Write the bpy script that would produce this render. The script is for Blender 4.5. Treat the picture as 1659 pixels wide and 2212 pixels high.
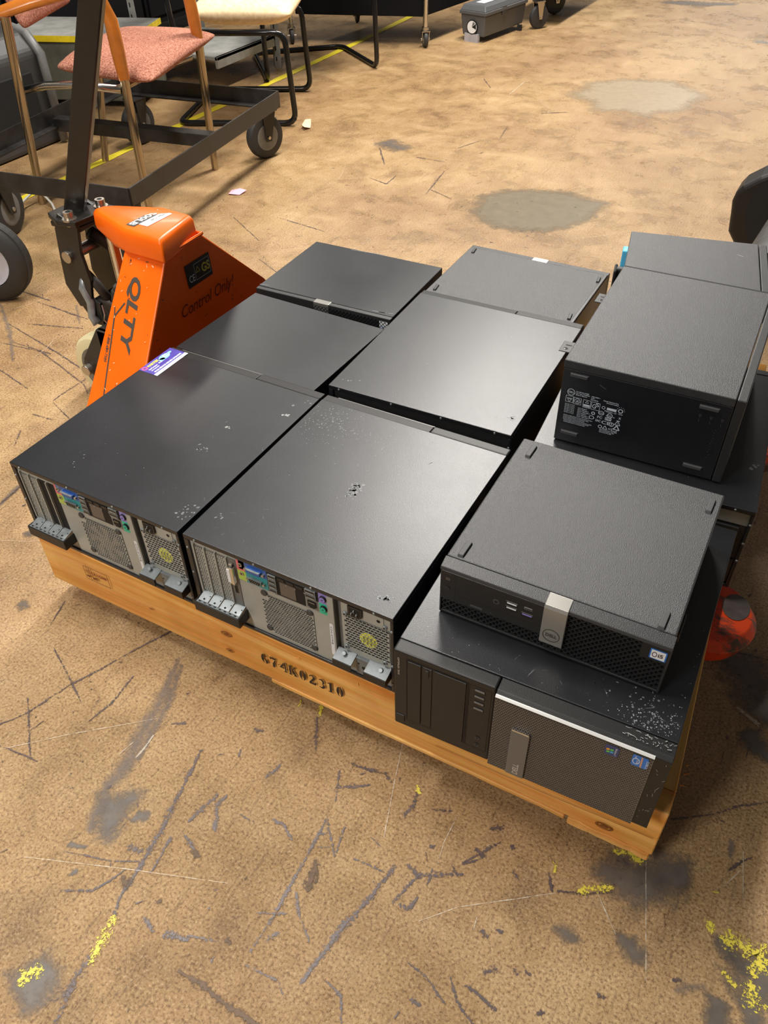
import bpy, math, random
from mathutils import Matrix, Vector, noise as mnoise
random.seed(7)
for o in list(bpy.data.objects): bpy.data.objects.remove(o)
C = bpy.context.scene.collection
PI = math.pi
G = -0.15            # ground height (pallet deck is at z = 0.006)
DECK = 0.006

# ---------------------------------------------------------------- camera
cd = bpy.data.cameras.new('camera'); cam = bpy.data.objects.new('camera', cd); C.objects.link(cam)
cam.location = (0.70516, -0.62541, 1.01553)
cam.rotation_euler = (0.83345, 0.018651, 0.50078)
cd.sensor_fit = 'HORIZONTAL'; cd.sensor_width = 36.0; cd.lens = 1771.1 / 1659 * 36
cd.clip_start = 0.02; cd.clip_end = 100
bpy.context.scene.camera = cam

# ---------------------------------------------------------------- world, lamps, exposure
w = bpy.data.worlds.new('world'); bpy.context.scene.world = w; w.use_nodes = True
w.node_tree.nodes['Background'].inputs[0].default_value = (1.0, 0.93, 0.84, 1)
w.node_tree.nodes['Background'].inputs[1].default_value = 0.050
def lamp(x, y, ln, power, wd=0.30, z=3.0, col=(1, .955, .89)):
    l = bpy.data.lights.new('ceiling_tube', 'AREA'); l.shape = 'RECTANGLE'
    l.size = wd; l.size_y = ln; l.energy = power; l.color = col
    o = bpy.data.objects.new('ceiling_tube', l); o.location = (x, y, z); C.objects.link(o)
lamp(-0.80, -3.60, 2.4, 95)
lamp(-0.75, 0.20, 1.7, 60)
lamp(-0.85, 3.55, 2.6, 114)
lamp(-0.70, 8.60, 2.4, 62)
lamp(-0.70, 12.6, 2.4, 48)
lamp(-4.40, 5.00, 2.4, 40)
vs = bpy.context.scene.view_settings
vs.view_transform = 'Standard'; vs.look = 'None'; vs.gamma = 1; vs.use_curve_mapping = False
vs.exposure = 0.9

# ---------------------------------------------------------------- materials
def new_mat(name):
    m = bpy.data.materials.new(name); m.use_nodes = True
    return m, m.node_tree.nodes, m.node_tree.links, m.node_tree.nodes['Principled BSDF']
def mat(name, col, rough=.5, metal=0., spec=.5, grain=0., gscale=900, var=0., vscale=8, rvar=0., coat=0., clear=.1, emit=None):
    m, N, L, b = new_mat(name)
    b.inputs['Base Color'].default_value = (*col, 1); b.inputs['Roughness'].default_value = rough
    b.inputs['Metallic'].default_value = metal; b.inputs['Specular IOR Level'].default_value = spec
    b.inputs['Coat Weight'].default_value = coat; b.inputs['Coat Roughness'].default_value = clear
    tc = N.new('ShaderNodeTexCoord')
    if grain:
        n = N.new('ShaderNodeTexNoise'); n.inputs['Scale'].default_value = gscale; n.inputs['Detail'].default_value = 3
        L.new(tc.outputs['Object'], n.inputs['Vector'])
        bp = N.new('ShaderNodeBump'); bp.inputs['Strength'].default_value = grain; bp.inputs['Distance'].default_value = .0006
        L.new(n.outputs[0], bp.inputs['Height']); L.new(bp.outputs[0], b.inputs['Normal'])
    if var or rvar:
        n = N.new('ShaderNodeTexNoise'); n.inputs['Scale'].default_value = vscale; n.inputs['Detail'].default_value = 7
        n.inputs['Roughness'].default_value = .65
        L.new(tc.outputs['Object'], n.inputs['Vector'])
        if var:
            mx = N.new('ShaderNodeMix'); mx.data_type = 'RGBA'
            mx.inputs[6].default_value = (*[c * (1 - var) for c in col], 1); mx.inputs[7].default_value = (*[min(1, c * (1 + var)) for c in col], 1)
            rp = N.new('ShaderNodeMapRange'); rp.inputs[1].default_value = .3; rp.inputs[2].default_value = .7
            L.new(n.outputs[0], rp.inputs[0]); L.new(rp.outputs[0], mx.inputs[0]); L.new(mx.outputs[2], b.inputs['Base Color'])
        if rvar:
            rp = N.new('ShaderNodeMapRange'); rp.inputs[1].default_value = .3; rp.inputs[2].default_value = .7
            rp.inputs[3].default_value = max(.05, rough - rvar); rp.inputs[4].default_value = rough + rvar
            L.new(n.outputs[0], rp.inputs[0]); L.new(rp.outputs[0], b.inputs['Roughness'])
    return m
M = {}
M['panel'] = mat('black_painted_steel', (.0105, .011, .0135), .34, 0, .62, grain=.25, gscale=900, var=.22, vscale=6, rvar=.018)
M['panel2'] = mat('black_textured_steel', (.026, .026, .028), .40, 0, .68, grain=1.0, gscale=800, var=.2, vscale=12, rvar=.03)
M['plastic'] = mat('black_plastic', (.012, .0115, .011), .42, 0, .45, grain=.25, gscale=900, var=.2)
M['satin'] = mat('dark_satin_plastic', (.020, .020, .021), .40, 0, .55, grain=.5, gscale=900)
M['void'] = mat('deep_black', (.004, .004, .004), .7)
M['mesh'] = mat('bronze_grey_mesh', (.125, .105, .088), .45, .1, .5)
M['lattice'] = mat('black_lattice', (.016, .016, .017), .35)
M['steel'] = mat('grey_galvanised_steel', (.37, .375, .345), .42, .10, .5, var=.10, vscale=20, rvar=.06)
M['zinc'] = mat('bright_zinc', (.30, .33, .34), .38, .45, .5, var=.2, vscale=60, rvar=.08)
M['chrome'] = mat('chrome', (.80, .80, .78), .16, 1)
M['silver'] = mat('silver_plastic', (.17, .165, .155), .35, .3)
M['silverbadge'] = mat('bright_silver_badge', (.42, .41, .38), .30, .75)
M['white'] = mat('white_print', (.75, .77, .80), .5)
M['whitetext'] = mat('grey_white_print', (.55, .60, .66), .5)
M['labelblack'] = mat('black_label', (.010, .011, .014), .35)
M['blue'] = mat('blue_port', (.03, .10, .36), .4); M['teal'] = mat('teal_port', (.02, .26, .28), .4)
M['lime'] = mat('lime_port', (.40, .55, .08), .4); M['pink'] = mat('pink_port', (.72, .13, .16), .4)
M['skyb'] = mat('light_blue_port', (.12, .38, .66), .4)
M['purple'] = mat('purple_port', (.28, .22, .60), .4); M['green'] = mat('green_port', (.02, .48, .30), .4)
M['yellow'] = mat('yellow_sticker', (.72, .74, .06), .45)
M['rubber'] = mat('black_rubber', (.028, .027, .026), .6, grain=.3)
M['tray'] = mat('dull_zinc_tray', (.17, .19, .20), .42, .15, .5, var=.25, vscale=50)
M['foot'] = mat('grey_rubber_foot', (.050, .050, .052), .55)
M['orange'] = mat('orange_enamel', (.90, .135, .002), .32, 0, .4, var=.10, vscale=7, rvar=.08, coat=.1)
M['scuffed_red'] = mat('scuffed_grey_steel', (.16, .13, .12), .45, .4, var=.3, vscale=30)
M['jackblack'] = mat('greasy_black_paint', (.017, .015, .013), .38, 0, .5, var=.4, vscale=18, rvar=.12)
M['jackcast'] = mat('dusty_black_casting', (.030, .025, .020), .55, 0, .5, var=.5, vscale=25, rvar=.1)
M['frame_black'] = mat('worn_black_steel', (.032, .030, .028), .40, .3, .5, var=.5, vscale=14, rvar=.12)
M['polished'] = mat('polished_steel', (.55, .53, .50), .2, 1)
M['brass'] = mat('dull_bolt_steel', (.50, .46, .40), .3, .9)
M['cream'] = mat('cream_nylon', (.72, .64, .38), .4)
M['woodarm'] = mat('orange_varnished_wood', (.50, .155, .020), .25, 0, .5, var=.2, vscale=12, coat=.3)
M['legmetal'] = mat('brushed_nickel_tube', (.42, .35, .25), .22, .95)
M['chairblack'] = mat('black_gloss_tube', (.008, .008, .008), .18)
M['greyplastic'] = mat('grey_toolbox_plastic', (.085, .088, .092), .45, grain=.3)
M['greysteel'] = mat('grey_painted_steel', (.17, .17, .165), .45, .2, var=.3, vscale=10)
M['lightgrey'] = mat('pale_grey_painted_steel', (.33, .33, .31), .45, .1, var=.25, vscale=14)
M['boxgreen'] = mat('grey_green_paint', (.13, .13, .10), .5, var=.3, vscale=8)
M['darkmachine'] = mat('dark_grey_plastic', (.040, .038, .036), .5, var=.2)
M['backblack'] = mat('black_board', (.004, .004, .005), .75, 0, .15)
M['tapeyellow'] = mat('yellow_tape', (.82, .62, .02), .4, var=.2, vscale=40)
M['paper'] = mat('crumpled_paper', (.80, .62, .38), .7); M['pinkpaper'] = mat('pink_paper', (.85, .42, .52), .7)
M['cable'] = mat('pale_grey_cable', (.55, .53, .48), .5)
M['roll'] = mat('dark_vinyl_roll', (.050, .048, .045), .55, 0, .5, var=.5, vscale=14, rvar=.1)
M['palegrey'] = mat('pale_grey_plastic', (.42, .41, .45), .45, var=.3, vscale=9)
M['cyan'] = mat('light_blue_plastic', (.10, .48, .75), .4)
M['ink'] = mat('black_stencil_ink', (.020, .014, .010), .6); M['stamp'] = mat('brown_stamp_ink', (.16, .035, .010), .6)
M['greyprint'] = mat('grey_print', (.075, .060, .048), .4)
M['silverprint'] = mat('silver_print', (.55, .55, .55), .3, .5)
M['sticker_blue'] = mat('blue_violet_sticker', (.075, .06, .36), .35, var=.4, vscale=30)
M['stickyellow'] = mat('sticker_yellow', (.85, .75, .08), .4)
M['stickpink'] = mat('sticker_pink', (.80, .10, .28), .4); M['stickcyan'] = mat('sticker_cyan', (.25, .70, .90), .4)
M['intel'] = mat('bright_blue_sticker', (.02, .16, .55), .3); M['win'] = mat('navy_sticker', (.03, .05, .16), .3)
M['worange'] = mat('sticker_orange', (.85, .35, .05), .4); M['wgreen'] = mat('sticker_green', (.12, .50, .08), .4)
M['wyellow'] = mat('sticker_gold', (.9, .6, .06), .4); M['wblue'] = mat('sticker_sky', (.05, .35, .65), .4)
M['tan'] = mat('sticker_tan', (.55, .30, .18), .4)
M['dust'] = mat('white_dust', (.36, .37, .37), .8); M['scuff'] = mat('pale_scuff', (.15, .155, .16), .42)
M['label_dark'] = mat('black_warning_label', (.012, .011, .008), .35); M['dullyellow'] = mat('dull_yellow_print', (.45, .42, .05), .5)
M['pen'] = mat('dark_marker_pen', (.17, .012, .003), .5)

def fabric(name, c1, c2, scale):
    m, N, L, b = new_mat(name); b.inputs['Roughness'].default_value = .9; b.inputs['Specular IOR Level'].default_value = .15
    tc = N.new('ShaderNodeTexCoord'); n = N.new('ShaderNodeTexNoise'); n.inputs['Scale'].default_value = scale; n.inputs['Detail'].default_value = 4
    mp = N.new('ShaderNodeMapping'); mp.inputs['Scale'].default_value = (1, 1.9, 1); L.new(tc.outputs['Object'], mp.inputs[0]); L.new(mp.outputs[0], n.inputs['Vector'])
    r = N.new('ShaderNodeValToRGB'); r.color_ramp.elements[0].position = .38; r.color_ramp.elements[1].position = .62
    r.color_ramp.elements[0].color = (*c1, 1); r.color_ramp.elements[1].color = (*c2, 1)
    L.new(n.outputs[0], r.inputs[0]); L.new(r.outputs[0], b.inputs['Base Color'])
    bp = N.new('ShaderNodeBump'); bp.inputs['Strength'].default_value = .5; bp.inputs['Distance'].default_value = .002
    L.new(n.outputs[0], bp.inputs['Height']); L.new(bp.outputs[0], b.inputs['Normal'])
    return m
M['brownfabric'] = fabric('reddish_brown_fabric', (.25, .085, .058), (.52, .25, .17), 160)
M['cream_vinyl'] = fabric('cream_upholstery', (.78, .60, .36), (.90, .73, .47), 40)

def wood(name, axis, light=(.98, .53, .16), dark=(.78, .32, .055)):
    m, N, L, b = new_mat(name); b.inputs['Roughness'].default_value = .6; b.inputs['Specular IOR Level'].default_value = .3
    tc = N.new('ShaderNodeTexCoord'); mp = N.new('ShaderNodeMapping')
    sc = [26, 26, 26]; sc[axis] = 1.6; mp.inputs['Scale'].default_value = sc
    L.new(tc.outputs['Object'], mp.inputs[0])
    n = N.new('ShaderNodeTexNoise'); n.inputs['Scale'].default_value = 1.0; n.inputs['Detail'].default_value = 6; n.inputs['Distortion'].default_value = 1.1
    L.new(mp.outputs[0], n.inputs['Vector'])
    sc2 = [240, 240, 240]; sc2[axis] = 6; mp2 = N.new('ShaderNodeMapping'); mp2.inputs['Scale'].default_value = sc2; L.new(tc.outputs['Object'], mp2.inputs[0])
    n2 = N.new('ShaderNodeTexNoise'); n2.inputs['Scale'].default_value = 1; n2.inputs['Detail'].default_value = 4; L.new(mp2.outputs[0], n2.inputs['Vector'])
    big = N.new('ShaderNodeTexNoise'); big.inputs['Scale'].default_value = 5; big.inputs['Detail'].default_value = 4; L.new(tc.outputs['Object'], big.inputs['Vector'])
    r = N.new('ShaderNodeValToRGB'); e = r.color_ramp.elements
    e[0].position = .36; e[0].color = (*dark, 1); e[1].position = .60; e[1].color = (*light, 1)
    L.new(n.outputs[0], r.inputs[0])
    mx = N.new('ShaderNodeMix'); mx.data_type = 'RGBA'; mx.blend_type = 'MULTIPLY'; mx.inputs[0].default_value = .35
    L.new(r.outputs[0], mx.inputs[6]); L.new(n2.outputs['Color'], mx.inputs[7])
    mx2 = N.new('ShaderNodeMix'); mx2.data_type = 'RGBA'; mx2.blend_type = 'SOFT_LIGHT'; mx2.inputs[0].default_value = .8
    L.new(mx.outputs[2], mx2.inputs[6]); L.new(big.outputs[0], mx2.inputs[7])
    L.new(mx2.outputs[2], b.inputs['Base Color'])
    bp = N.new('ShaderNodeBump'); bp.inputs['Strength'].default_value = .4; bp.inputs['Distance'].default_value = .0015
    L.new(n2.outputs[0], bp.inputs['Height']); L.new(bp.outputs[0], b.inputs['Normal'])
    return m
M['woodx'] = wood('pine_grain_along', 0); M['woody'] = wood('pine_grain_across', 1)
M['knot'] = mat('dark_wood_knot', (.22, .075, .015), .6, var=.4, vscale=80)

def worn_orange():
    m, N, L, b = new_mat('worn_orange_enamel'); b.inputs['Roughness'].default_value = .35
    tc = N.new('ShaderNodeTexCoord'); n = N.new('ShaderNodeTexNoise'); n.inputs['Scale'].default_value = 14; n.inputs['Detail'].default_value = 9; n.inputs['Roughness'].default_value = .75
    mp = N.new('ShaderNodeMapping'); mp.inputs['Scale'].default_value = (1, 2.2, 1); L.new(tc.outputs['Object'], mp.inputs[0]); L.new(mp.outputs[0], n.inputs['Vector'])
    r = N.new('ShaderNodeValToRGB'); e = r.color_ramp.elements
    e[0].position = .40; e[0].color = (.10, .06, .045, 1); e[1].position = .50; e[1].color = (.86, .075, .012, 1)
    L.new(n.outputs[0], r.inputs[0]); L.new(r.outputs[0], b.inputs['Base Color'])
    return m
M['worn_orange'] = worn_orange()

def floor_mat():
    m, N, L, b = new_mat('worn_tan_epoxy_floor')
    tc = N.new('ShaderNodeTexCoord')
    def nz(scale, det, rough=.6, vec=None, dist=0):
        n = N.new('ShaderNodeTexNoise'); n.inputs['Scale'].default_value = scale; n.inputs['Detail'].default_value = det
        n.inputs['Roughness'].default_value = rough; n.inputs['Distortion'].default_value = dist
        L.new(vec or tc.outputs['Object'], n.inputs['Vector']); return n.outputs[0]
    def ramp(src, stops):
        r = N.new('ShaderNodeValToRGB'); e = r.color_ramp.elements
        while len(e) < len(stops): e.new(.5)
        for i, (p, c) in enumerate(stops): e[i].position = p; e[i].color = (*c, 1) if len(c) == 3 else c
        L.new(src, r.inputs[0]); return r.outputs[0]
    def mix(kind, fac, a, bb):
        x = N.new('ShaderNodeMix'); x.data_type = 'RGBA'; x.blend_type = kind
        if isinstance(fac, float): x.inputs[0].default_value = fac
        else: L.new(fac, x.inputs[0])
        for s, i in ((a, 6), (bb, 7)):
            if isinstance(s, tuple): x.inputs[i].default_value = (*s, 1)
            else: L.new(s, x.inputs[i])
        return x.outputs[2]
    mp = N.new('ShaderNodeMapping'); mp.inputs['Rotation'].default_value = (0, 0, -.55); mp.inputs['Scale'].default_value = (1, .10, 1)
    L.new(tc.outputs['Object'], mp.inputs[0])
    mp2 = N.new('ShaderNodeMapping'); mp2.inputs['Rotation'].default_value = (0, 0, .5); mp2.inputs['Scale'].default_value = (1, .07, 1)
    L.new(tc.outputs['Object'], mp2.inputs[0])
    big = nz(1.6, 7, .68); mid = nz(9, 9, .62, dist=.4); fine = nz(240, 7, .70); pit = nz(150, 6, .7); st = nz(150, 6, .7, mp.outputs[0]); st2 = nz(190, 6, .7, mp2.outputs[0], .4)
    col = ramp(mid, [(.28, (.29, .185, .090)), (.47, (.425, .275, .130)), (.68, (.51, .345, .180))])
    col = mix('SOFT_LIGHT', .75, col, ramp(big, [(.38, (.28, .27, .28)), (.62, (.66, .64, .60))]))
    col = mix('MULTIPLY', .90, col, ramp(fine, [(.38, (.36, .30, .26)), (.49, (.88, .86, .84)), (.62, (1, 1, 1))]))
    col = mix('MIX', ramp(fine, [(.56, (0, 0, 0)), (.68, (.50, .50, .50))]), col, (.72, .56, .36))
    pitm = ramp(pit, [(.29, (1, 1, 1)), (.36, (0, 0, 0))])
    col = mix('MIX', mix('MULTIPLY', 1.0, pitm, ramp(mid, [(.4, (.8, .8, .8)), (.6, (.15, .15, .15))])), col, (.13, .085, .055))
    col = mix('MULTIPLY', .60, col, ramp(st, [(.30, (.42, .38, .40)), (.44, (1, 1, 1))]))
    col = mix('MULTIPLY', .50, col, ramp(st2, [(.30, (.45, .42, .45)), (.42, (1, 1, 1))]))
    L.new(col, b.inputs['Base Color'])
    rr = N.new('ShaderNodeMapRange'); rr.inputs[1].default_value = .3; rr.inputs[2].default_value = .7; rr.inputs[3].default_value = .20; rr.inputs[4].default_value = .40
    L.new(mid, rr.inputs[0]); L.new(rr.outputs[0], b.inputs['Roughness'])
    b.inputs['Specular IOR Level'].default_value = .5
    ad = N.new('ShaderNodeMath'); ad.operation = 'ADD'; L.new(fine, ad.inputs[0]); L.new(pit, ad.inputs[1])
    bp = N.new('ShaderNodeBump'); bp.inputs['Strength'].default_value = .7; bp.inputs['Distance'].default_value = .0018
    L.new(ad.outputs[0], bp.inputs['Height']); L.new(bp.outputs[0], b.inputs['Normal'])
    return m
M['floor'] = floor_mat()

def decal(name, col, col2, hard, rough=.5, scale=160, amt=.9, top=1.0):
    """a mark of its own shape on the floor: the vertex value 'fade' runs 0 (rim) to 1 (middle) and noise breaks it up"""
    m, N, L, b = new_mat(name)
    at = N.new('ShaderNodeAttribute'); at.attribute_name = 'fade'
    tc = N.new('ShaderNodeTexCoord'); n = N.new('ShaderNodeTexNoise'); n.inputs['Scale'].default_value = scale; n.inputs['Detail'].default_value = 6; n.inputs['Roughness'].default_value = .7
    L.new(tc.outputs['Object'], n.inputs['Vector'])
    a = N.new('ShaderNodeMath'); a.operation = 'MULTIPLY_ADD'; a.inputs[1].default_value = amt; a.inputs[2].default_value = -amt * .5
    L.new(n.outputs[0], a.inputs[0])
    s = N.new('ShaderNodeMath'); s.operation = 'ADD'; L.new(at.outputs['Fac'], s.inputs[0]); L.new(a.outputs[0], s.inputs[1])
    r = N.new('ShaderNodeMapRange'); r.inputs[1].default_value = .5 - hard; r.inputs[2].default_value = .5 + hard; r.inputs[4].default_value = top
    L.new(s.outputs[0], r.inputs[0]); L.new(r.outputs[0], b.inputs['Alpha'])
    mx = N.new('ShaderNodeMix'); mx.data_type = 'RGBA'; mx.inputs[6].default_value = (*col, 1); mx.inputs[7].default_value = (*col2, 1)
    n2 = N.new('ShaderNodeTexNoise'); n2.inputs['Scale'].default_value = scale * .7; L.new(tc.outputs['Object'], n2.inputs['Vector'])
    L.new(n2.outputs[0], mx.inputs[0]); L.new(mx.outputs[2], b.inputs['Base Color']); b.inputs['Roughness'].default_value = rough
    return m
M['k_d'] = decal('dark_scuff', (.020, .014, .020), (.17, .12, .115), .22, .42, 300, 3.6)
M['k_b'] = decal('brown_chip', (.085, .052, .030), (.18, .11, .06), .18, .6, 200, 2.6)
M['k_s'] = decal('faint_grey_streak', (.14, .12, .11), (.24, .19, .16), .5, .4, 110, 2.2, .6)
M['k_S'] = decal('grey_stain', (.080, .070, .064), (.20, .165, .135), .45, .42, 70, 1.9, .88)
M['k_y'] = decal('yellow_paint_fleck', (.62, .50, .04), (.80, .68, .10), .16, .5, 260, 5.0)
M['k_w'] = decal('pale_scratch', (.70, .62, .48), (.88, .80, .66), .4, .4, 160, 3.0, .6)
M['k_P'] = decal('dark_grey_patch', (.165, .138, .098), (.25, .205, .14), .28, .33, 38, 1.1, .9)
M['chromestrip'] = mat('bright_trim', (.85, .85, .83), .38, .5)
M['k_Q'] = decal('brown_grey_patch', (.27, .21, .135), (.40, .31, .20), .32, .45, 50, 1.3, .85)

# ---------------------------------------------------------------- mesh helper
WM = {}
def placed(loc, rz=0, tilt=None):
    m = Matrix.Translation(loc) @ Matrix.Rotation(rz, 4, 'Z')
    return m
class MB:
    def __init__(s, frame=None): s.v = []; s.f = []; s.m = []; s.F = frame or Matrix(); s.att = None
    def add(s, vs, fs, mi=0):
        k = len(s.v); s.v += [s.F @ Vector(a) for a in vs]; s.f += [tuple(i + k for i in f) for f in fs]; s.m += [mi] * len(fs); return s
    def box(s, x0, x1, y0, y1, z0, z1, mi=0):
        if x0 > x1: x0, x1 = x1, x0
        if y0 > y1: y0, y1 = y1, y0
        if z0 > z1: z0, z1 = z1, z0
        return s.add([(x0,y0,z0),(x1,y0,z0),(x1,y1,z0),(x0,y1,z0),(x0,y0,z1),(x1,y0,z1),(x1,y1,z1),(x0,y1,z1)],
                     [(0,3,2,1),(4,5,6,7),(0,1,5,4),(1,2,6,5),(2,3,7,6),(3,0,4,7)], mi)
    def prism(s, pts, ext, mi=0):
        """closed polygon of 3-D points, extruded by the vector ext"""
        n = len(pts); e = Vector(ext); a = [Vector(p) for p in pts]
        nm = Vector((0, 0, 0))
        for i in range(n): nm += a[i].cross(a[(i + 1) % n])
        if nm.dot(e) > 0: a = a[::-1]
        vs = a + [p + e for p in a]
        fs = [tuple(range(n)), tuple(range(2 * n - 1, n - 1, -1))] + [(i, i + n, (i + 1) % n + n, (i + 1) % n) for i in range(n)]
        return s.add(vs, fs, mi)
    def hexa(s, lo, hi, mi=0):
        return s.add(list(lo) + list(hi), [(0,3,2,1),(4,5,6,7),(0,1,5,4),(1,2,6,5),(2,3,7,6),(3,0,4,7)], mi)
    def cyl(s, p0, p1, r0, r1=None, n=16, mi=0):
        r1 = r0 if r1 is None else r1; p0 = Vector(p0); p1 = Vector(p1); d = (p1 - p0).normalized()
        a = d.orthogonal().normalized(); b = d.cross(a); vs = []
        for P, r in ((p0, r0), (p1, r1)):
            for i in range(n): t = 2 * PI * i / n; vs.append(P + a * r * math.cos(t) + b * r * math.sin(t))
        fs = [(i, (i + 1) % n, (i + 1) % n + n, i + n) for i in range(n)] + [tuple(range(n - 1, -1, -1)), tuple(range(n, 2 * n))]
        return s.add(vs, fs, mi)
    def tube(s, path, r, n=10, mi=0, closed=False, flat=1.0):
        P = [Vector(p) for p in path]; k = len(P); vs = []; up = None
        for i in range(k):
            if closed: d = (P[(i + 1) % k] - P[i - 1]).normalized()
            else: d = ((P[min(i + 1, k - 1)] - P[i]).normalized() + (P[i] - P[max(i - 1, 0)]).normalized()).normalized()
            if up is None: up = d.orthogonal().normalized()
            a = (up - d * up.dot(d)).normalized(); up = a; b = d.cross(a)
            rr = r[i] if isinstance(r, (list, tuple)) else r
            for j in range(n): t = 2 * PI * j / n; vs.append(P[i] + a * rr * math.cos(t) + b * rr * flat * math.sin(t))
        fs = []
        for i in range(k if closed else k - 1):
            i2 = (i + 1) % k
            for j in range(n): fs.append((i*n+j, i*n+(j+1)%n, i2*n+(j+1)%n, i2*n+j))
        if not closed: fs += [tuple(range(n - 1, -1, -1)), tuple(range((k-1)*n, k*n))]
        return s.add(vs, fs, mi)
    def lathe(s, base, axis, prof, n=28, mi=0, cap=True):
        """prof: list of (radius, height along axis)"""
        d = Vector(axis).normalized(); a = d.orthogonal().normalized(); b = d.cross(a); B = Vector(base); vs = []; fs = []
        for r, h in prof:
            for i in range(n): t = 2 * PI * i / n; vs.append(B + d * h + (a * math.cos(t) + b * math.sin(t)) * max(r, 1e-5))
        for k in range(len(prof) - 1):
            for i in range(n): fs.append((k*n+i, k*n+(i+1)%n, (k+1)*n+(i+1)%n, (k+1)*n+i))
        if cap: fs += [tuple(range(n - 1, -1, -1)), tuple(range((len(prof)-1)*n, len(prof)*n))]
        return s.add(vs, fs, mi)
    def plate(s, o, ux, uz, w, h, px, pz, hole, n=4, stagger=True, mi=0, th=.0012, skip=None):
        """perforated sheet: w x h from o along ux, uz; each cell px x pz has an n-gon hole of half size hole=(a,b)"""
        o = Vector(o); ux = Vector(ux); uz = Vector(uz); nn = ux.cross(uz).normalized() * th
        nr = max(1, int(round(h / pz))); pz = h / nr; nc = max(1, int(round(w / px))); px = w / nc
        a, b = hole
        for r in range(nr):
            off = (px * .5 if (stagger and r % 2) else 0)
            cells = [(-1, 0)] if False else []
            for c in range(nc - (1 if off else 0)): cells.append((off + c * px, px))
            if off:
                for x0 in (0, w - px * .5):
                    s.add([o+ux*x0+uz*(r*pz), o+ux*(x0+px*.5)+uz*(r*pz), o+ux*(x0+px*.5)+uz*((r+1)*pz), o+ux*x0+uz*((r+1)*pz)], [(0,1,2,3)], mi)
            for x0, cw in cells:
                cx = x0 + cw / 2; cz = (r + .5) * pz
                if skip and skip(cx, cz):
                    s.add([o+ux*x0+uz*(r*pz), o+ux*(x0+cw)+uz*(r*pz), o+ux*(x0+cw)+uz*((r+1)*pz), o+ux*x0+uz*((r+1)*pz)], [(0,1,2,3)], mi); continue
                out = [(x0, r*pz), (x0+cw, r*pz), (x0+cw, (r+1)*pz), (x0, (r+1)*pz)]
                if n == 4: inn = [(cx-a, cz-b), (cx+a, cz-b), (cx+a, cz+b), (cx-a, cz+b)]; oo = out
                else:
                    oo = [out[0], (cx, r*pz), out[1], (x0+cw, cz), out[2], (cx, (r+1)*pz), out[3], (x0, cz)]
                    inn = [(cx + a*math.cos(t), cz + b*math.sin(t)) for t in [PI*1.25 + PI*.25*i for i in range(8)]]
                k = len(oo); vs = [o+ux*p+uz*q for p, q in oo] + [o+ux*p+uz*q for p, q in inn] + [o+ux*p+uz*q-nn for p, q in inn]
                fs = [(i, (i+1) % k, (i+1) % k + k, i + k) for i in range(k)] + [(i+k, (i+1) % k + k, (i+1) % k + 2*k, i + 2*k) for i in range(k)]
                s.add(vs, fs, mi)
        return s
    def text(s, body, o, ux, uy, size, mi=0, align='LEFT', width=None, bold=0., shear=0.):
        cu = bpy.data.curves.new('t', 'FONT'); cu.body = body; cu.size = size; cu.align_x = align; cu.offset = bold; cu.shear = shear
        cu.resolution_u = 3; cu.fill_mode = 'FRONT' if hasattr(cu, 'fill_mode') else 'FRONT'
        ob = bpy.data.objects.new('t', cu); C.objects.link(ob)
        dg = bpy.context.evaluated_depsgraph_get(); me = ob.evaluated_get(dg).to_mesh()
        vs = [v.co.copy() for v in me.vertices]; fs = [tuple(p.vertices) for p in me.polygons]
        ob.evaluated_get(dg).to_mesh_clear(); bpy.data.objects.remove(ob); bpy.data.curves.remove(cu)
        o = Vector(o); ux = Vector(ux).normalized(); uy = Vector(uy).normalized(); k = 1.0
        if width and vs:
            x1 = max(v.x for v in vs); x0 = min(v.x for v in vs); k = width / max(1e-6, x1 - x0)
        s.add([o + ux * v.x * k + uy * v.y for v in vs], fs, mi); return s
    def flat(s, o, ux, uy, w, h, mi=0, r=0.):
        o = Vector(o); ux = Vector(ux).normalized(); uy = Vector(uy).normalized()
        if not r: pts = [(0, 0), (w, 0), (w, h), (0, h)]
        else:
            pts = []
            for cx, cy, a0 in ((w-r, r, -PI/2), (w-r, h-r, 0), (r, h-r, PI/2), (r, r, PI)):
                for i in range(5): t = a0 + PI/2*i/4; pts.append((cx + r*math.cos(t), cy + r*math.sin(t)))
        return s.add([o + ux*a + uy*b for a, b in pts], [tuple(range(len(pts)))], mi)
    def disc(s, o, ux, uy, rx, ry=None, n=20, mi=0, hole=0):
        ry = ry or rx; o = Vector(o); ux = Vector(ux).normalized(); uy = Vector(uy).normalized()
        ring = [o + ux*rx*math.cos(2*PI*i/n) + uy*ry*math.sin(2*PI*i/n) for i in range(n)]
        if not hole: return s.add(ring, [tuple(range(n))], mi)
        inn = [o + (p - o) * hole for p in ring]
        return s.add(ring + inn, [(i, (i+1) % n, (i+1) % n + n, i + n) for i in range(n)], mi)
    def line(s, pts, wd, nrm, mi=0):
        nrm = Vector(nrm).normalized(); pts = [Vector(p) for p in pts]
        for a, b in zip(pts, pts[1:]):
            d = (b - a).normalized(); q = nrm.cross(d) * wd / 2; s.add([a - q, b - q, b + q, a + q], [(0, 1, 2, 3)], mi)
        return s
    def build(s, name, mats, parent=None, bevel=0, smooth=False, seg=2, sub=0, label=None, kind=None, fade=None):
        me = bpy.data.meshes.new(name)
        inv = WM[parent.name].inverted() if parent is not None and parent.name in WM else Matrix()
        me.from_pydata([inv @ v for v in s.v], [], s.f)
        if isinstance(mats, str): mats = [mats]
        for m in mats: me.materials.append(M[m])
        for p, mi in zip(me.polygons, s.m): p.material_index = mi
        if fade:
            a = me.attributes.new('fade', 'FLOAT', 'POINT'); a.data.foreach_set('value', fade)
        me.update()
        o = bpy.data.objects.new(name, me); C.objects.link(o)
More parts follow.
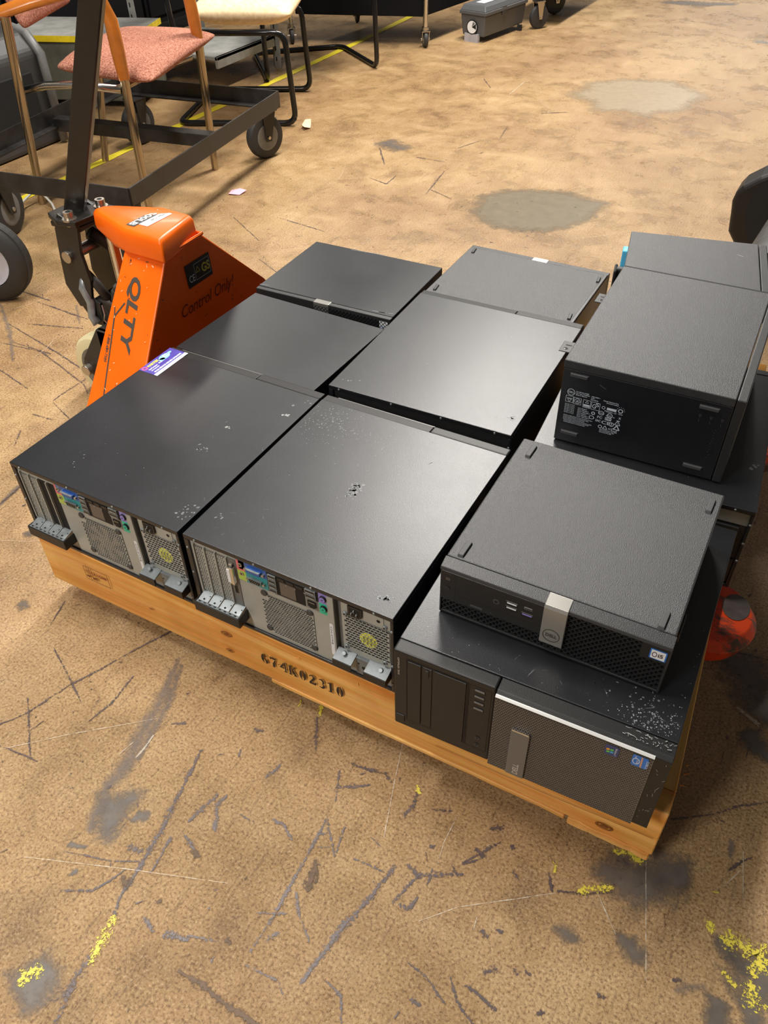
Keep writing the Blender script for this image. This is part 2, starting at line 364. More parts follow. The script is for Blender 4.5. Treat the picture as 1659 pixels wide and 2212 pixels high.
        if parent is not None: o.parent = parent; WM[o.name] = WM[parent.name]
        else: WM[o.name] = Matrix()
        if smooth:
            me.polygons.foreach_set('use_smooth', [True] * len(me.polygons))
            if smooth == 'angle':
                try: me.set_sharp_from_angle(angle=math.radians(35))
                except Exception: pass
        if bevel:
            b = o.modifiers.new('bevel', 'BEVEL'); b.width = bevel; b.segments = seg; b.limit_method = 'ANGLE'; b.angle_limit = math.radians(40)
        if sub:
            u = o.modifiers.new('sub', 'SUBSURF'); u.levels = sub; u.render_levels = sub
        if label: o['label'] = label
        if kind: o['kind'] = kind
        return o
def thing(name, label, cat, loc=(0, 0, 0), rz=0, group=None):
    o = bpy.data.objects.new(name, None); C.objects.link(o); o.location = loc; o.rotation_euler = (0, 0, rz)
    o.empty_display_size = .05
    o['label'] = label; o['category'] = cat
    if group: o['group'] = group
    WM[o.name] = placed(loc, rz); return o
def tag(o, label, cat, group=None):
    o['label'] = label; o['category'] = cat
    if group: o['group'] = group
    return o
X = Vector((1, 0, 0)); Y = Vector((0, 1, 0)); Z = Vector((0, 0, 1))

MARKS = [
('d',6.7,[(0.083,-0.145),(0.096,-0.203),(0.115,-0.286),(0.123,-0.341),(0.127,-0.38),(0.139,-0.412)]),
('y',10.3,[(0.14,-0.412),(0.145,-0.437),(0.151,-0.467)]),
('d',9.3,[(0.145,-0.465),(0.148,-0.496),(0.164,-0.546)]),
('d',5.5,[(0.134,-0.283),(0.139,-0.309),(0.142,-0.338)]),
('d',4.9,[(0.321,-0.148),(0.325,-0.174),(0.328,-0.242),(0.332,-0.305),(0.331,-0.359)]),
('d',3.5,[(0.321,-0.148),(0.339,-0.167),(0.362,-0.194)]),
('d',4.1,[(0.353,-0.149),(0.361,-0.187)]),
('d',3.4,[(0.325,-0.176),(0.338,-0.167)]),
('d',7.2,[(0.443,-0.181),(0.434,-0.229),(0.423,-0.273),(0.418,-0.313),(0.41,-0.358)]),
('b',7.9,[(0.262,-0.421),(0.31,-0.422),(0.354,-0.425),(0.391,-0.423)]),
('d',3.9,[(-0.244,-0.266),(-0.22,-0.228),(-0.199,-0.153),(-0.174,-0.1),(-0.147,-0.034)]),
('d',4.2,[(-0.147,-0.034),(-0.099,0.065)]),
('d',3.4,[(-0.284,-0.106),(-0.199,-0.147),(-0.155,-0.17)]),
('d',3.2,[(-0.242,-0.207),(-0.15,-0.289)]),
('d',3.0,[(-0.203,-0.293),(-0.137,-0.286)]),
('d',4.0,[(0.046,-0.419),(0.086,-0.397),(0.099,-0.373),(0.107,-0.353)]),
('d',2.0,[(0.011,-0.374),(0.08,-0.353),(0.117,-0.334)]),
('d',3.3,[(-0.113,-0.085),(-0.108,-0.147),(-0.117,-0.193)]),
('s',24.7,[(-0.064,-0.025),(-0.033,-0.118),(-0.014,-0.207),(-0.002,-0.273),(0.018,-0.33)]),
('s',13.1,[(-0.052,-0.03),(-0.021,-0.101),(0.004,-0.206)]),
('w',3.8,[(-0.003,-0.162),(-0.001,-0.183),(-0.001,-0.206)]),
('w',1.5,[(-0.024,-0.187),(-0.029,-0.215)]),
('S',57.3,[(0.044,-0.262),(0.029,-0.287),(0.037,-0.32)]),
('S',16.9,[(0.08,-0.272),(0.067,-0.288)]),
('S',55.5,[(0.104,-0.502),(0.112,-0.541)]),
('y',15.9,[(0.085,-0.524),(0.098,-0.508)]),
('S',9.6,[(0.009,-0.363),(0.033,-0.355)]),
('S',9.4,[(0.045,-0.387),(0.041,-0.396)]),
('d',5.7,[(0.154,-0.197),(0.148,-0.223),(0.141,-0.25)]),
('d',7.1,[(0.167,-0.191),(0.163,-0.211),(0.186,-0.244)]),
('d',4.1,[(0.146,-0.27),(0.185,-0.285)]),
('b',10.9,[(0.178,-0.283),(0.189,-0.285)]),
('b',14.7,[(0.344,-0.215),(0.352,-0.237),(0.353,-0.251)]),
('b',12.0,[(0.112,-0.362),(0.124,-0.37)]),
('d',10.9,[(0.09,-0.324),(0.109,-0.322)]),
('b',8.8,[(0.294,-0.361),(0.301,-0.361)]),
('b',6.5,[(0.18,-0.368),(0.182,-0.363)]),
('d',5.7,[(0.214,-0.396),(0.247,-0.385)]),
('d',3.8,[(0.243,-0.381),(0.284,-0.368)]),
('d',5.1,[(0.177,-0.392),(0.198,-0.399)]),
('d',5.7,[(0.215,-0.392),(0.245,-0.386)]),
('d',7.5,[(0.34,-0.335),(0.349,-0.32)]),
('d',3.2,[(0.309,-0.312),(0.346,-0.294)]),
('d',5.2,[(0.342,-0.264),(0.366,-0.29)]),
('d',2.5,[(0.369,-0.292),(0.393,-0.31)]),
('d',3.7,[(0.334,-0.374),(0.383,-0.37),(0.399,-0.38)]),
('d',3.6,[(0.439,-0.34),(0.463,-0.345),(0.481,-0.372)]),
('d',3.5,[(0.204,-0.206),(0.226,-0.207)]),
('d',4.2,[(0.252,-0.189),(0.272,-0.188),(0.294,-0.203)]),
('d',5.1,[(0.203,-0.137),(0.211,-0.11)]),
('d',5.7,[(0.304,-0.104),(0.352,-0.073)]),
('d',3.6,[(0.297,-0.069),(0.319,-0.119)]),
('d',4.4,[(0.306,-0.055),(0.362,-0.045)]),
('d',4.6,[(0.215,-0.006),(0.245,-0.059)]),
('y',5.5,[(0.21,0.017),(0.217,-0.001)]),
('y',3.9,[(0.174,0.008),(0.175,-0.002)]),
('d',3.3,[(0.389,-0.183),(0.436,-0.18)]),
('d',3.9,[(0.009,-0.131),(0.029,-0.118)]),
('d',4.6,[(0.136,-0.074),(0.151,-0.071)]),
('d',3.7,[(0.139,-0.116),(0.144,-0.127)]),
('d',6.4,[(0.423,-0.051),(0.428,-0.069),(0.423,-0.093)]),
('d',5.1,[(0.362,-0.043),(0.379,-0.052)]),
('d',4.2,[(0.456,-0.063),(0.482,-0.051)]),
('d',6.8,[(0.546,-0.048),(0.56,-0.04)]),
('d',6.1,[(0.479,-0.116),(0.483,-0.112)]),
('d',4.0,[(0.53,-0.115),(0.565,-0.062)]),
('d',8.1,[(0.539,-0.087),(0.552,-0.092)]),
('d',4.6,[(0.531,-0.117),(0.546,-0.101)]),
('d',6.0,[(0.582,-0.059),(0.586,-0.06)]),
('d',5.9,[(0.443,-0.192),(0.444,-0.165)]),
('d',6.6,[(0.464,-0.154),(0.484,-0.163)]),
('d',5.1,[(0.468,-0.211),(0.482,-0.16),(0.537,-0.13)]),
('d',4.6,[(0.497,-0.144),(0.499,-0.165)]),
('d',5.1,[(0.477,-0.21),(0.49,-0.21),(0.494,-0.19)]),
('d',4.0,[(0.517,-0.126),(0.528,-0.135)]),
('d',4.6,[(0.643,-0.07),(0.656,-0.092)]),
('d',4.6,[(0.599,-0.093),(0.609,-0.099)]),
('d',5.0,[(0.59,-0.187),(0.601,-0.191)]),
('d',4.4,[(0.608,-0.177),(0.616,-0.176)]),
('d',7.2,[(0.614,-0.233),(0.626,-0.223)]),
('d',4.8,[(0.648,-0.211),(0.653,-0.215)]),
('d',4.8,[(0.661,-0.206),(0.667,-0.208)]),
('d',5.3,[(0.752,-0.189),(0.761,-0.188)]),
('d',4.7,[(0.692,-0.246),(0.7,-0.241)]),
('d',5.9,[(0.833,-0.127),(0.841,-0.122)]),
('s',11.8,[(0.839,-0.136),(0.868,-0.114)]),
('d',3.6,[(0.578,-0.259),(0.596,-0.28),(0.627,-0.295)]),
('d',4.8,[(0.601,-0.259),(0.623,-0.262),(0.644,-0.267)]),
('d',3.0,[(0.521,-0.27),(0.55,-0.274),(0.585,-0.291)]),
('d',5.9,[(0.546,-0.306),(0.557,-0.307)]),
('S',24.9,[(0.685,-0.132),(0.704,-0.139)]),
('S',36.9,[(0.761,-0.108),(0.786,-0.121)]),
('S',72.0,[(0.714,-0.028),(0.78,-0.007),(0.807,0.015)]),
('S',24.5,[(0.877,-0.046),(0.912,-0.072)]),
('S',71.2,[(0.939,-0.064),(0.927,-0.124)]),
('S',35.0,[(0.882,-0.125),(0.898,-0.147)]),
('S',90.2,[(0.87,0.341),(0.806,0.447)]),
('S',43.3,[(0.883,0.262),(0.85,0.292)]),
('y',9.0,[(0.688,-0.073),(0.727,-0.049)]),
('d',4.5,[(0.663,-0.088),(0.692,-0.076),(0.729,-0.056)]),
('y',13.2,[(0.747,0.005),(0.756,0.021)]),
('y',18.4,[(0.882,-0.04),(0.924,-0.04),(0.927,-0.058)]),
('y',8.4,[(0.914,-0.065),(0.924,-0.072)]),
('y',17.7,[(0.92,-0.086),(0.931,-0.108)]),
('y',5.9,[(0.646,-0.053),(0.651,-0.065)]),
('y',7.5,[(0.855,-0.031),(0.864,-0.04)]),
('y',6.0,[(0.886,-0.086),(0.905,-0.095)]),
('y',5.3,[(0.714,0.003),(0.748,0.013)]),
('y',4.3,[(0.418,-0.04),(0.426,-0.049)]),
('y',3.2,[(0.85,0.012),(0.859,0.013)]),
('d',3.4,[(0.775,0.091),(0.828,0.128),(0.861,0.161),(0.898,0.188)]),
('d',3.2,[(0.864,0.049),(0.878,0.074),(0.891,0.088)]),
('d',3.2,[(0.762,0.447),(0.849,0.464)]),
('s',9.3,[(0.861,0.097),(0.862,0.074)]),
('w',1.5,[(0.363,0.018),(0.386,-0.057),(0.412,-0.135)]),
('w',1.4,[(0.493,-0.051),(0.493,-0.1),(0.499,-0.135)]),
('w',1.3,[(0.511,-0.216),(0.55,-0.174),(0.661,-0.093)]),
('w',1.3,[(0.712,-0.065),(0.751,-0.107)]),
('w',1.3,[(0.759,0.011),(0.802,-0.144)]),
('w',1.3,[(0.88,0.061),(0.863,0.023)]),
('w',1.3,[(0.878,0.091),(0.892,0.017)]),
('w',2.3,[(0.82,0.335),(0.86,0.316)]),
('w',1.3,[(0.578,-0.173),(0.581,-0.192)]),
('w',6.8,[(0.823,0.337),(0.838,0.329),(0.859,0.321)]),
('s',11.3,[(-1.396,0.774),(-1.23,0.661),(-1.108,0.559)]),
('d',4.1,[(-1.273,0.697),(-1.039,0.646),(-0.852,0.6)]),
('d',4.2,[(-1.312,0.832),(-1.144,0.823),(-1.087,0.821)]),
('d',3.9,[(-1.216,0.611),(-1.074,0.629),(-0.855,0.562),(-0.814,0.535)]),
('d',3.9,[(-1.181,0.629),(-1.042,0.632)]),
('d',4.9,[(-0.865,0.606),(-0.871,0.472)]),
('d',2.4,[(-0.863,0.464),(-0.775,0.431)]),
('d',4.5,[(-0.846,0.342),(-0.811,0.288)]),
('d',3.5,[(-0.872,0.404),(-0.807,0.409)]),
('s',8.4,[(-1.178,0.868),(-1.09,0.79)]),
('d',3.7,[(-1.103,0.51),(-0.969,0.48)]),
('s',10.4,[(-0.692,0.198),(-0.679,0.127)]),
('d',4.3,[(-1.39,0.859),(-1.268,0.854)]),
('d',4.1,[(-1.225,0.722),(-1.061,0.775)]),
('d',5.1,[(-0.679,0.127),(-0.685,0.193)]),
('S',19.5,[(-0.558,0.092),(-0.548,0.089)]),
('S',23.2,[(-0.418,-0.058),(-0.402,-0.056)]),
('d',2.6,[(-0.329,-0.069),(-0.348,-0.014)]),
('d',5.3,[(-0.891,2.136),(-0.806,2.11),(-0.814,2.2)]),
('d',5.8,[(-1.021,2.446),(-0.914,2.29)]),
('d',3.6,[(-0.667,2.325),(-0.628,2.085)]),
('d',3.4,[(-0.632,2.133),(-0.525,2.087)]),
('d',5.7,[(-0.728,2.585),(-0.685,2.699)]),
('d',6.2,[(-0.581,3.157),(-0.483,3.218)]),
('d',3.9,[(-0.618,2.763),(-0.649,2.914)]),
('w',4.4,[(-0.819,3.357),(-0.835,3.606)]),
('d',5.6,[(-0.834,2.415),(-0.71,2.416)]),
('d',3.0,[(-0.868,1.367),(-0.656,1.26)]),
('d',3.3,[(-1.142,1.6),(-0.95,1.482)]),
('S',97.1,[(-1.031,2.503),(-0.935,2.487)]),
('d',4.6,[(-1.039,3.558),(-0.944,3.425)]),
('d',4.9,[(-1.002,1.669),(-0.793,1.642)]),
('P',0,[(-0.426,2.018),(-0.436,2.154),(-0.382,2.244),(-0.248,2.319),(-0.127,2.329),(-0.026,2.283),(-0.003,2.158),(-0.057,2.025),(-0.155,1.936),(-0.301,1.926)]),
('Q',0,[(-0.547,3.483),(-0.554,3.69),(-0.425,3.838),(-0.237,3.906),(-0.062,3.831),(0.011,3.701),(-0.005,3.5),(-0.146,3.325),(-0.35,3.303)]),
('S',117.5,[(-0.667,5.666),(-0.276,5.755)]),
('S',74.8,[(0.053,4.858),(0.105,4.825)])]
# ---------------------------------------------------------------- the setting
def floor_build():
    b = MB(); b.box(-7, 7, -3, 16, G - .10, G)
    fl = b.build('floor', 'floor'); fl['kind'] = 'structure'
    by = {}
    rnd = random.Random(3)
    marks = list(MARKS)
    for i in range(900):      # small scratches and nicks all over
        x = rnd.uniform(-1.7, 1.5); y = rnd.uniform(-.75, 2.6); a = rnd.choice([rnd.gauss(1.05, .35), rnd.gauss(2.3, .5), rnd.uniform(0, 3.14)])
        ln = rnd.choice([.004, .005, .006, .008, .010, .014, .022]) * rnd.uniform(.6, 1.5); c = rnd.gauss(0, .12)
        marks.append((rnd.choice('dddddb'), rnd.uniform(1.2, 3.6) if ln < .012 else rnd.uniform(.7, 1.8), [(x, y), (x + ln*.5*math.cos(a), y + ln*.5*math.sin(a)), (x + ln*math.cos(a+c), y + ln*math.sin(a+c))]))
    for i in range(110):      # clumps of specks
        cx = rnd.uniform(-1.5, 1.4); cy = rnd.uniform(-.75, 2.0); sg = rnd.uniform(.015, .06)
        for k in range(rnd.randint(5, 16)):
            x = rnd.gauss(cx, sg); y = rnd.gauss(cy, sg); a = rnd.uniform(0, 3.14); ln = rnd.uniform(.001, .004)
            marks.append(('d' if rnd.random() < .8 else 'b', rnd.uniform(1.0, 3.0), [(x, y), (x + ln*.5*math.cos(a), y + ln*.5*math.sin(a)), (x + ln*math.cos(a), y + ln*math.sin(a))]))
    for i in range(90):       # long hairline scratches
        x = rnd.uniform(-1.8, 1.6); y = rnd.uniform(-.8, 4); a = rnd.gauss(1.1, .6); ln = rnd.uniform(.08, .35); c = rnd.gauss(0, .15)
        marks.append((rnd.choice('sw'), rnd.uniform(.7, 1.6), [(x, y), (x + ln*.5*math.cos(a), y + ln*.5*math.sin(a)), (x + ln*math.cos(a+c), y + ln*math.sin(a+c))]))
    for mi_, (kind, wmm, pts) in enumerate(marks):
        B, fade = by.setdefault(kind, (MB(), []))
        zz = G + {'P': .0003, 'Q': .0003, 'S': .0005, 's': .0007, 'd': .0010, 'b': .0011, 'y': .0013, 'w': .0012}[kind] + mi_ * 2.5e-7
        if kind in 'PQ':
            cx = sum(p[0] for p in pts) / len(pts); cy = sum(p[1] for p in pts) / len(pts); n = len(pts); dense = []
            for i in range(n):
                for t in range(5):
                    a, c = pts[i], pts[(i+1) % n]; q = (a[0] + (c[0]-a[0])*t/5, a[1] + (c[1]-a[1])*t/5)
                    k = 1 + .14 * mnoise.noise(Vector((q[0]*9, q[1]*9, 3))) + .06 * mnoise.noise(Vector((q[0]*30, q[1]*30, 5))); dense.append((cx + (q[0]-cx)*k, cy + (q[1]-cy)*k))
            n = len(dense); k0 = len(B.v)
            vs = [(cx, cy, zz)] + [(cx + (q[0]-cx)*.72, cy + (q[1]-cy)*.72, zz) for q in dense] + [(cx + (q[0]-cx)*1.18, cy + (q[1]-cy)*1.18, zz) for q in dense]
            fs = [(0, 1+i, 1+(i+1) % n) for i in range(n)] + [(1+i, 1+n+i, 1+n+(i+1) % n, 1+(i+1) % n) for i in range(n)]
            B.add(vs, fs); fade += [1.0] * (1 + n) + [0.0] * n; continue
        wd = wmm / 1000 * (1.25 if kind in 'dby' else 1.0)
        P = []
        for a, c in zip(pts, pts[1:]):
            L_ = math.hypot(c[0]-a[0], c[1]-a[1]); k = max(2, min(24, int(L_ / max(wd * .8, .004))))
            for t in range(k): P.append((a[0] + (c[0]-a[0])*t/k, a[1] + (c[1]-a[1])*t/k))
        P.append(pts[-1]); n = len(P); vs = []; fd = []
        d0 = Vector((P[1][0]-P[0][0], P[1][1]-P[0][1], 0)).normalized(); d1 = Vector((P[-1][0]-P[-2][0], P[-1][1]-P[-2][1], 0)).normalized()
        P = [(P[0][0]-d0.x*wd*.45, P[0][1]-d0.y*wd*.45)] + P + [(P[-1][0]+d1.x*wd*.45, P[-1][1]+d1.y*wd*.45)]; n = len(P)
        for i, q in enumerate(P):
            a = P[max(0, i-1)]; c = P[min(n-1, i+1)]; d = Vector((c[0]-a[0], c[1]-a[1], 0)).normalized(); s_ = Vector((-d.y, d.x, 0))
            tt = i / (n-1); j = (1 + .7 * mnoise.noise(Vector((q[0]*60, q[1]*60, 1)))) * (.45 + .75 * math.sin(PI * min(1, max(0, tt*.9+.05)))); h = wd * .62 * j
            q = Vector((q[0], q[1], zz)) + s_ * wd * .25 * mnoise.noise(Vector((q[0]*35, q[1]*35, 7)))
            e = 0.0 if i in (0, n-1) else 1.0
            vs += [q - s_*h, q, q + s_*h]; fd += [0.0, e * ((.80 if kind in 'dyb' else 1.0) + .45*mnoise.noise(Vector((q.x*25, q.y*25, 9)))), 0.0]
        fs = []
        for i in range(n-1): k = i*3; fs += [(k, k+3, k+4, k+1), (k+1, k+4, k+5, k+2)]
        B.add(vs, fs); fade += fd
    nm = {'d': 'dark_scuff_marks', 'b': 'brown_chips', 's': 'grey_streaks', 'S': 'grey_stains', 'y': 'yellow_paint_flecks', 'w': 'pale_scratches', 'P': 'dark_floor_patch', 'Q': 'pale_floor_patch'}
    for kind, (B, fade) in by.items():
        o = B.build(nm[kind], 'k_' + kind, fl, fade=fade, kind=None if kind in 'PQ' else 'stuff')
    # yellow floor line, worn along its length
    B = MB(); fade = []; y = .9
    while y < 7.5:
        x = -1.955 - .012 * (y - 1) - (.02*(y-4) if y > 4 else 0); h = .022 * (1 + .3*mnoise.noise(Vector((y*9, 0, 2))))
        k = len(B.v); B.v += [Vector((x-h, y, G+.0016)), Vector((x-h*.8, y, G+.0016)), Vector((x+h*.8, y, G+.0016)), Vector((x+h, y, G+.0016))]
        fade += [.2, 1.1, 1.1, .2]
        if k: B.f += [(k-4, k-3, k+1, k), (k-3, k-2, k+2, k+1), (k-2, k-1, k+3, k+2)]; B.m += [0]*3
        y += .03
    M['k_line'] = decal('worn_yellow_line_paint', (.70, .55, .02), (.82, .68, .05), .1, .45, 22, .9)
    B.build('yellow_floor_line', 'k_line', fl, fade=fade)
    return fl
# ---------------------------------------------------------------- pallet
STENCIL = {   # heavy stencil figures as polygons on a 1 x 1.35 box
 '6': [('arc', .52, .68, .46, .66, 95, 262, .08, .08, .36), ('arc', .52, .36, .42, .36, -78, 82, .10, .10, .34), ('arc', .50, .40, .30, .34, 100, 165, .12, .06), ('arc', .54, .98, .34, .36, 10, 78, .22, .10)],
 '7': [('poly', [(.05, 1.33), (.12, .98), (.20, .98), (.22, 1.10), (.74, 1.10), (.95, 1.33)]), ('poly', [(.70, 1.03), (.90, 1.24), (.66, .52), (.66, 0), (.34, 0), (.38, .50)])],
 '4': [('poly', [(.02, .50), (.60, 1.35), (.60, 1.02), (.30, .58), (.60, .58), (.60, .42), (.02, .42)]), ('poly', [(.66, 1.35), (.84, 1.35), (.84, .12), (.98, .08), (.98, 0), (.48, 0), (.48, .08), (.66, .12)]), ('poly', [(.90, .58), (1.04, .60), (1.04, .40), (.90, .42)])],
 'K': [('poly', [(.0, 1.33), (.42, 1.33), (.42, 1.25), (.33, 1.20), (.33, .12), (.42, .08), (.42, 0), (0, 0), (0, .08), (.09, .12), (.09, 1.20), (0, 1.25)]), ('poly', [(.38, .62), (.70, 1.20), (.62, 1.25), (.62, 1.33), (1.0, 1.33), (1.0, 1.25), (.86, 1.20), (.60, .80)]), ('poly', [(.44, .52), (.62, .86), (1.0, .10), (1.08, .08), (1.08, 0), (.62, 0), (.62, .08), (.72, .12)])],
 '0': [('arc', .5, .67, .42, .67, 100, 260, .10, .10, .32), ('arc', .5, .67, .42, .67, -80, 80, .10, .10, .32)],
 '2': [('arc', .5, .95, .38, .38, 0, 170, .30, .10), ('poly', [(.62, .96), (.90, .95), (.36, .26), (.10, .12), (.10, .22)]), ('poly', [(.10, .26), (.10, 0), (.90, 0), (.96, .42), (.86, .42), (.80, .26)])],
 '3': [('arc', .46, .98, .36, .35, -75, 150, .10, .10, .28), ('arc', .46, .38, .40, .38, -150, 72, .10, .10, .30)],
 '1': [('poly', [(.10, 1.22), (.36, 1.35), (.62, 1.35), (.62, .12), (.82, .08), (.82, 0), (.16, 0), (.16, .08), (.34, .12), (.34, 1.18), (.10, 1.14)])],
}
def stencil(b, ch, o, ux, uy, h, mi=0):
    k = h / 1.35
    for g in STENCIL[ch]:
        if g[0] == 'poly':
            b.add([o + ux*(x*k*.82) + uy*(y*k) for x, y in g[1]], [tuple(range(len(g[1])))], mi)
        else:
            _, cx, cy, rx, ry, a0, a1, t0, t1 = g[:9]; tm = g[9] if len(g) > 9 else None; n = 12; vs = []
            for i in range(n + 1):
                u = i / n; a = math.radians(a0 + (a1 - a0) * u)
                t = t0 + (t1 - t0) * u
                if tm: t = t0 + (tm - t0) * math.sin(PI * u)
                c, s_ = math.cos(a), math.sin(a)
                vs += [(cx + rx*c, cy + ry*s_), (cx + (rx-t)*c, cy + (ry-t*.8)*s_)]
            b.add([o + ux*(x*k*.82) + uy*(y*k) for x, y in vs], [(2*i, 2*i+2, 2*i+3, 2*i+1) for i in range(n)], mi)

def pallet():
    P = thing('wooden_pallet', 'orange pine pallet stencilled 674K02310 carrying the black computers', 'pallet', (-.372, 0, -.127))
    x0, x1, D_ = -.372, .762, 1.17
    rnd = random.Random(5)
    def board(nm, m, ax0, ax1, ay0, ay1, z0, z1, bev=.0015, skew=0):
        b = MB(); along = 0 if ax1 - ax0 > ay1 - ay0 else 1; n = 14
        # a plank with slightly wavy long edges
        vs = []; 
        for i in range(n + 1):
            t = i / n
            for (e0, zz) in ((0, z0), (1, z0), (1, z1), (0, z1)):
                w1 = .0018 * mnoise.noise(Vector((t*7, e0*5, ax0*9 + ay0*7 + zz*40)))
                if along == 0: vs.append((ax0 + (ax1-ax0)*t, (ay1 if e0 else ay0) + w1, zz + w1*.4))
                else: vs.append(((ax1 if e0 else ax0) + w1 + skew*t*(1 if e0 else .3), ay0 + (ay1-ay0)*t, zz + w1*.4))
        fs = []
        for i in range(n):
            for j in range(4):
                a, c = i*4+j, i*4+(j+1) % 4; q = (a, a+4, c+4, c); fs.append(q if along == 1 else q[::-1])
        e = [(0,1,2,3), (n*4+3, n*4+2, n*4+1, n*4)]
        fs += e if along == 1 else [q[::-1] for q in e]
        b.add(vs, fs)
        o = b.build(nm, m, P, bevel=bev, seg=1); o.data.materials[0] = M[m]
        me = o.data; 
        # shift texture per plank through the object's own origin
        sh = Vector((rnd.uniform(-3, 3), rnd.uniform(-3, 3), rnd.uniform(-3, 3)))
        me.transform(Matrix.Translation(-sh)); o.location = Vector(o.location) + sh
        return o
    st = []
    for y in (0, .555, D_ - .038):
        st.append(board('stringer', 'woodx', x0, x1 - (.045 if .1 < y < 1 else .08 if y > 1 else 0), y, y + .036, -.108, DECK - (.0165 if y else .0004)))
    xs = [(x0, x0+.140), (x0+.165, x0+.265), (x0+.330, x0+.430), (x0+.495, x0+.600), (x0+.660, x0+.765), (x0+.830, x0+.930), (x1-.140, x1)]
    for i, (a, c) in enumerate(xs): board('deck_board', 'woody', a, c, 0.0365, D_, DECK - .016, DECK, skew=-.08 if i == 6 else 0)
    for a, c, z in ((.124, .636, -.1175), (.641, x1 - .003, -.1245)): board('bottom_board', 'woodx', a, c, -.0015, .090, z, -.1083)
    for a, c in ((x0+.01, x0+.13), (.10, .24)): board('bottom_board', 'woody', a, c, .095, D_, -.1245, -.1083)
    # print and knots on the front stringer
    b = MB(); o = Vector((.113, -.0032, -.0655))
    xx = [0, .0175, .037, .0545, .0740, .0920, .110, .1265, .1430]
    for ch, dx in zip('674K02310', xx): stencil(b, ch, o + X*dx + Z*(.0004*dx/.02), X, Z, .0245)
    b.add([o + X*.0335 + Z*.0125, o + X*.0365 + Z*.0125, o + X*.0365 + Z*.0145, o + X*.0335 + Z*.0145], [(0, 1, 2, 3)])
    b.build('stencilled_number', 'ink', P, label='black stencilled characters 674K02310')
    b = MB(); a = Vector((-.2665, -.0032, -.0545)); w_, h_ = .056, .033; nn = -Y
    b.line([a, a+X*w_, a+X*w_+Z*h_, a+Z*h_, a], .0012, nn); b.line([a+X*.0125, a+X*.0125+Z*h_], .0011, nn)
    b.text('MB', a+X*.0015+Z*.017, X, Z, .011, width=.0095); b.line([a+X*.002+Z*.009, a+X*.011+Z*.009], .004, nn)
    b.text('CA-10449', a+X*.015+Z*.017, X, Z, .0095, width=.037, bold=.0003); b.text('MB', a+X*.016+Z*.005, X, Z, .009, bold=.0003)
    b.build('inspection_stamp', 'stamp', P, label='small framed brown ink stamp')
    for kx, kz, r in ((.691, -.086, .0085), (.046, -.034, .007), (.046, -.077, .005), (-.12, -.06, .003), (.55, -.04, .004)):
        b = MB(); b.disc((kx, -.0030, kz), X, Z, r*1.5, r*.8, hole=.72); b.disc((kx, -.0031, kz), X, Z, r*.7, r*.4); b.build('knot', 'knot', P)
    b = MB()
    for i in range(9):      # splinters standing from the torn top edge and the right-hand end
        x = rnd.uniform(.13, .30) if i < 5 else .765; y = -.002 if i < 5 else rnd.uniform(.06, .16); z = DECK - .02
        d = Vector((rnd.uniform(-.004, .01), rnd.uniform(-.006, .004), rnd.uniform(.002, .010)))
        b.add([(x, y, z), (x+.0015, y, z), Vector((x, y, z)) + d + X*.004, (x, y+.0015, z)], [(0, 1, 2), (0, 2, 3), (1, 3, 2), (0, 3, 1)])
    b.build('splinter', 'woodx', P, kind='stuff')
    # crack line low on the right
    b = MB(); pts = [(.43, -.0034, -.076), (.52, -.0034, -.073), (.60, -.0034, -.070), (.68, -.0034, -.064), (.755, -.0034, -.060)]
    b.line(pts, .0012, -Y); b.build('stringer_crack', 'knot', P)

# ---------------------------------------------------------------- big towers lying on their side
TW, TD, TH = .359, .417, .166
def dell_ring(b, c, ux, uy, r, mi=0, ring=True, bold=.0002):
    c = Vector(c)
    if ring: b.disc(c, ux, uy, r, n=28, mi=mi, hole=.90)
    b.text('DELL', c - Vector(uy).normalized()*r*.24, ux, uy, r*.72, mi, 'CENTER', width=r*1.30, bold=bold)

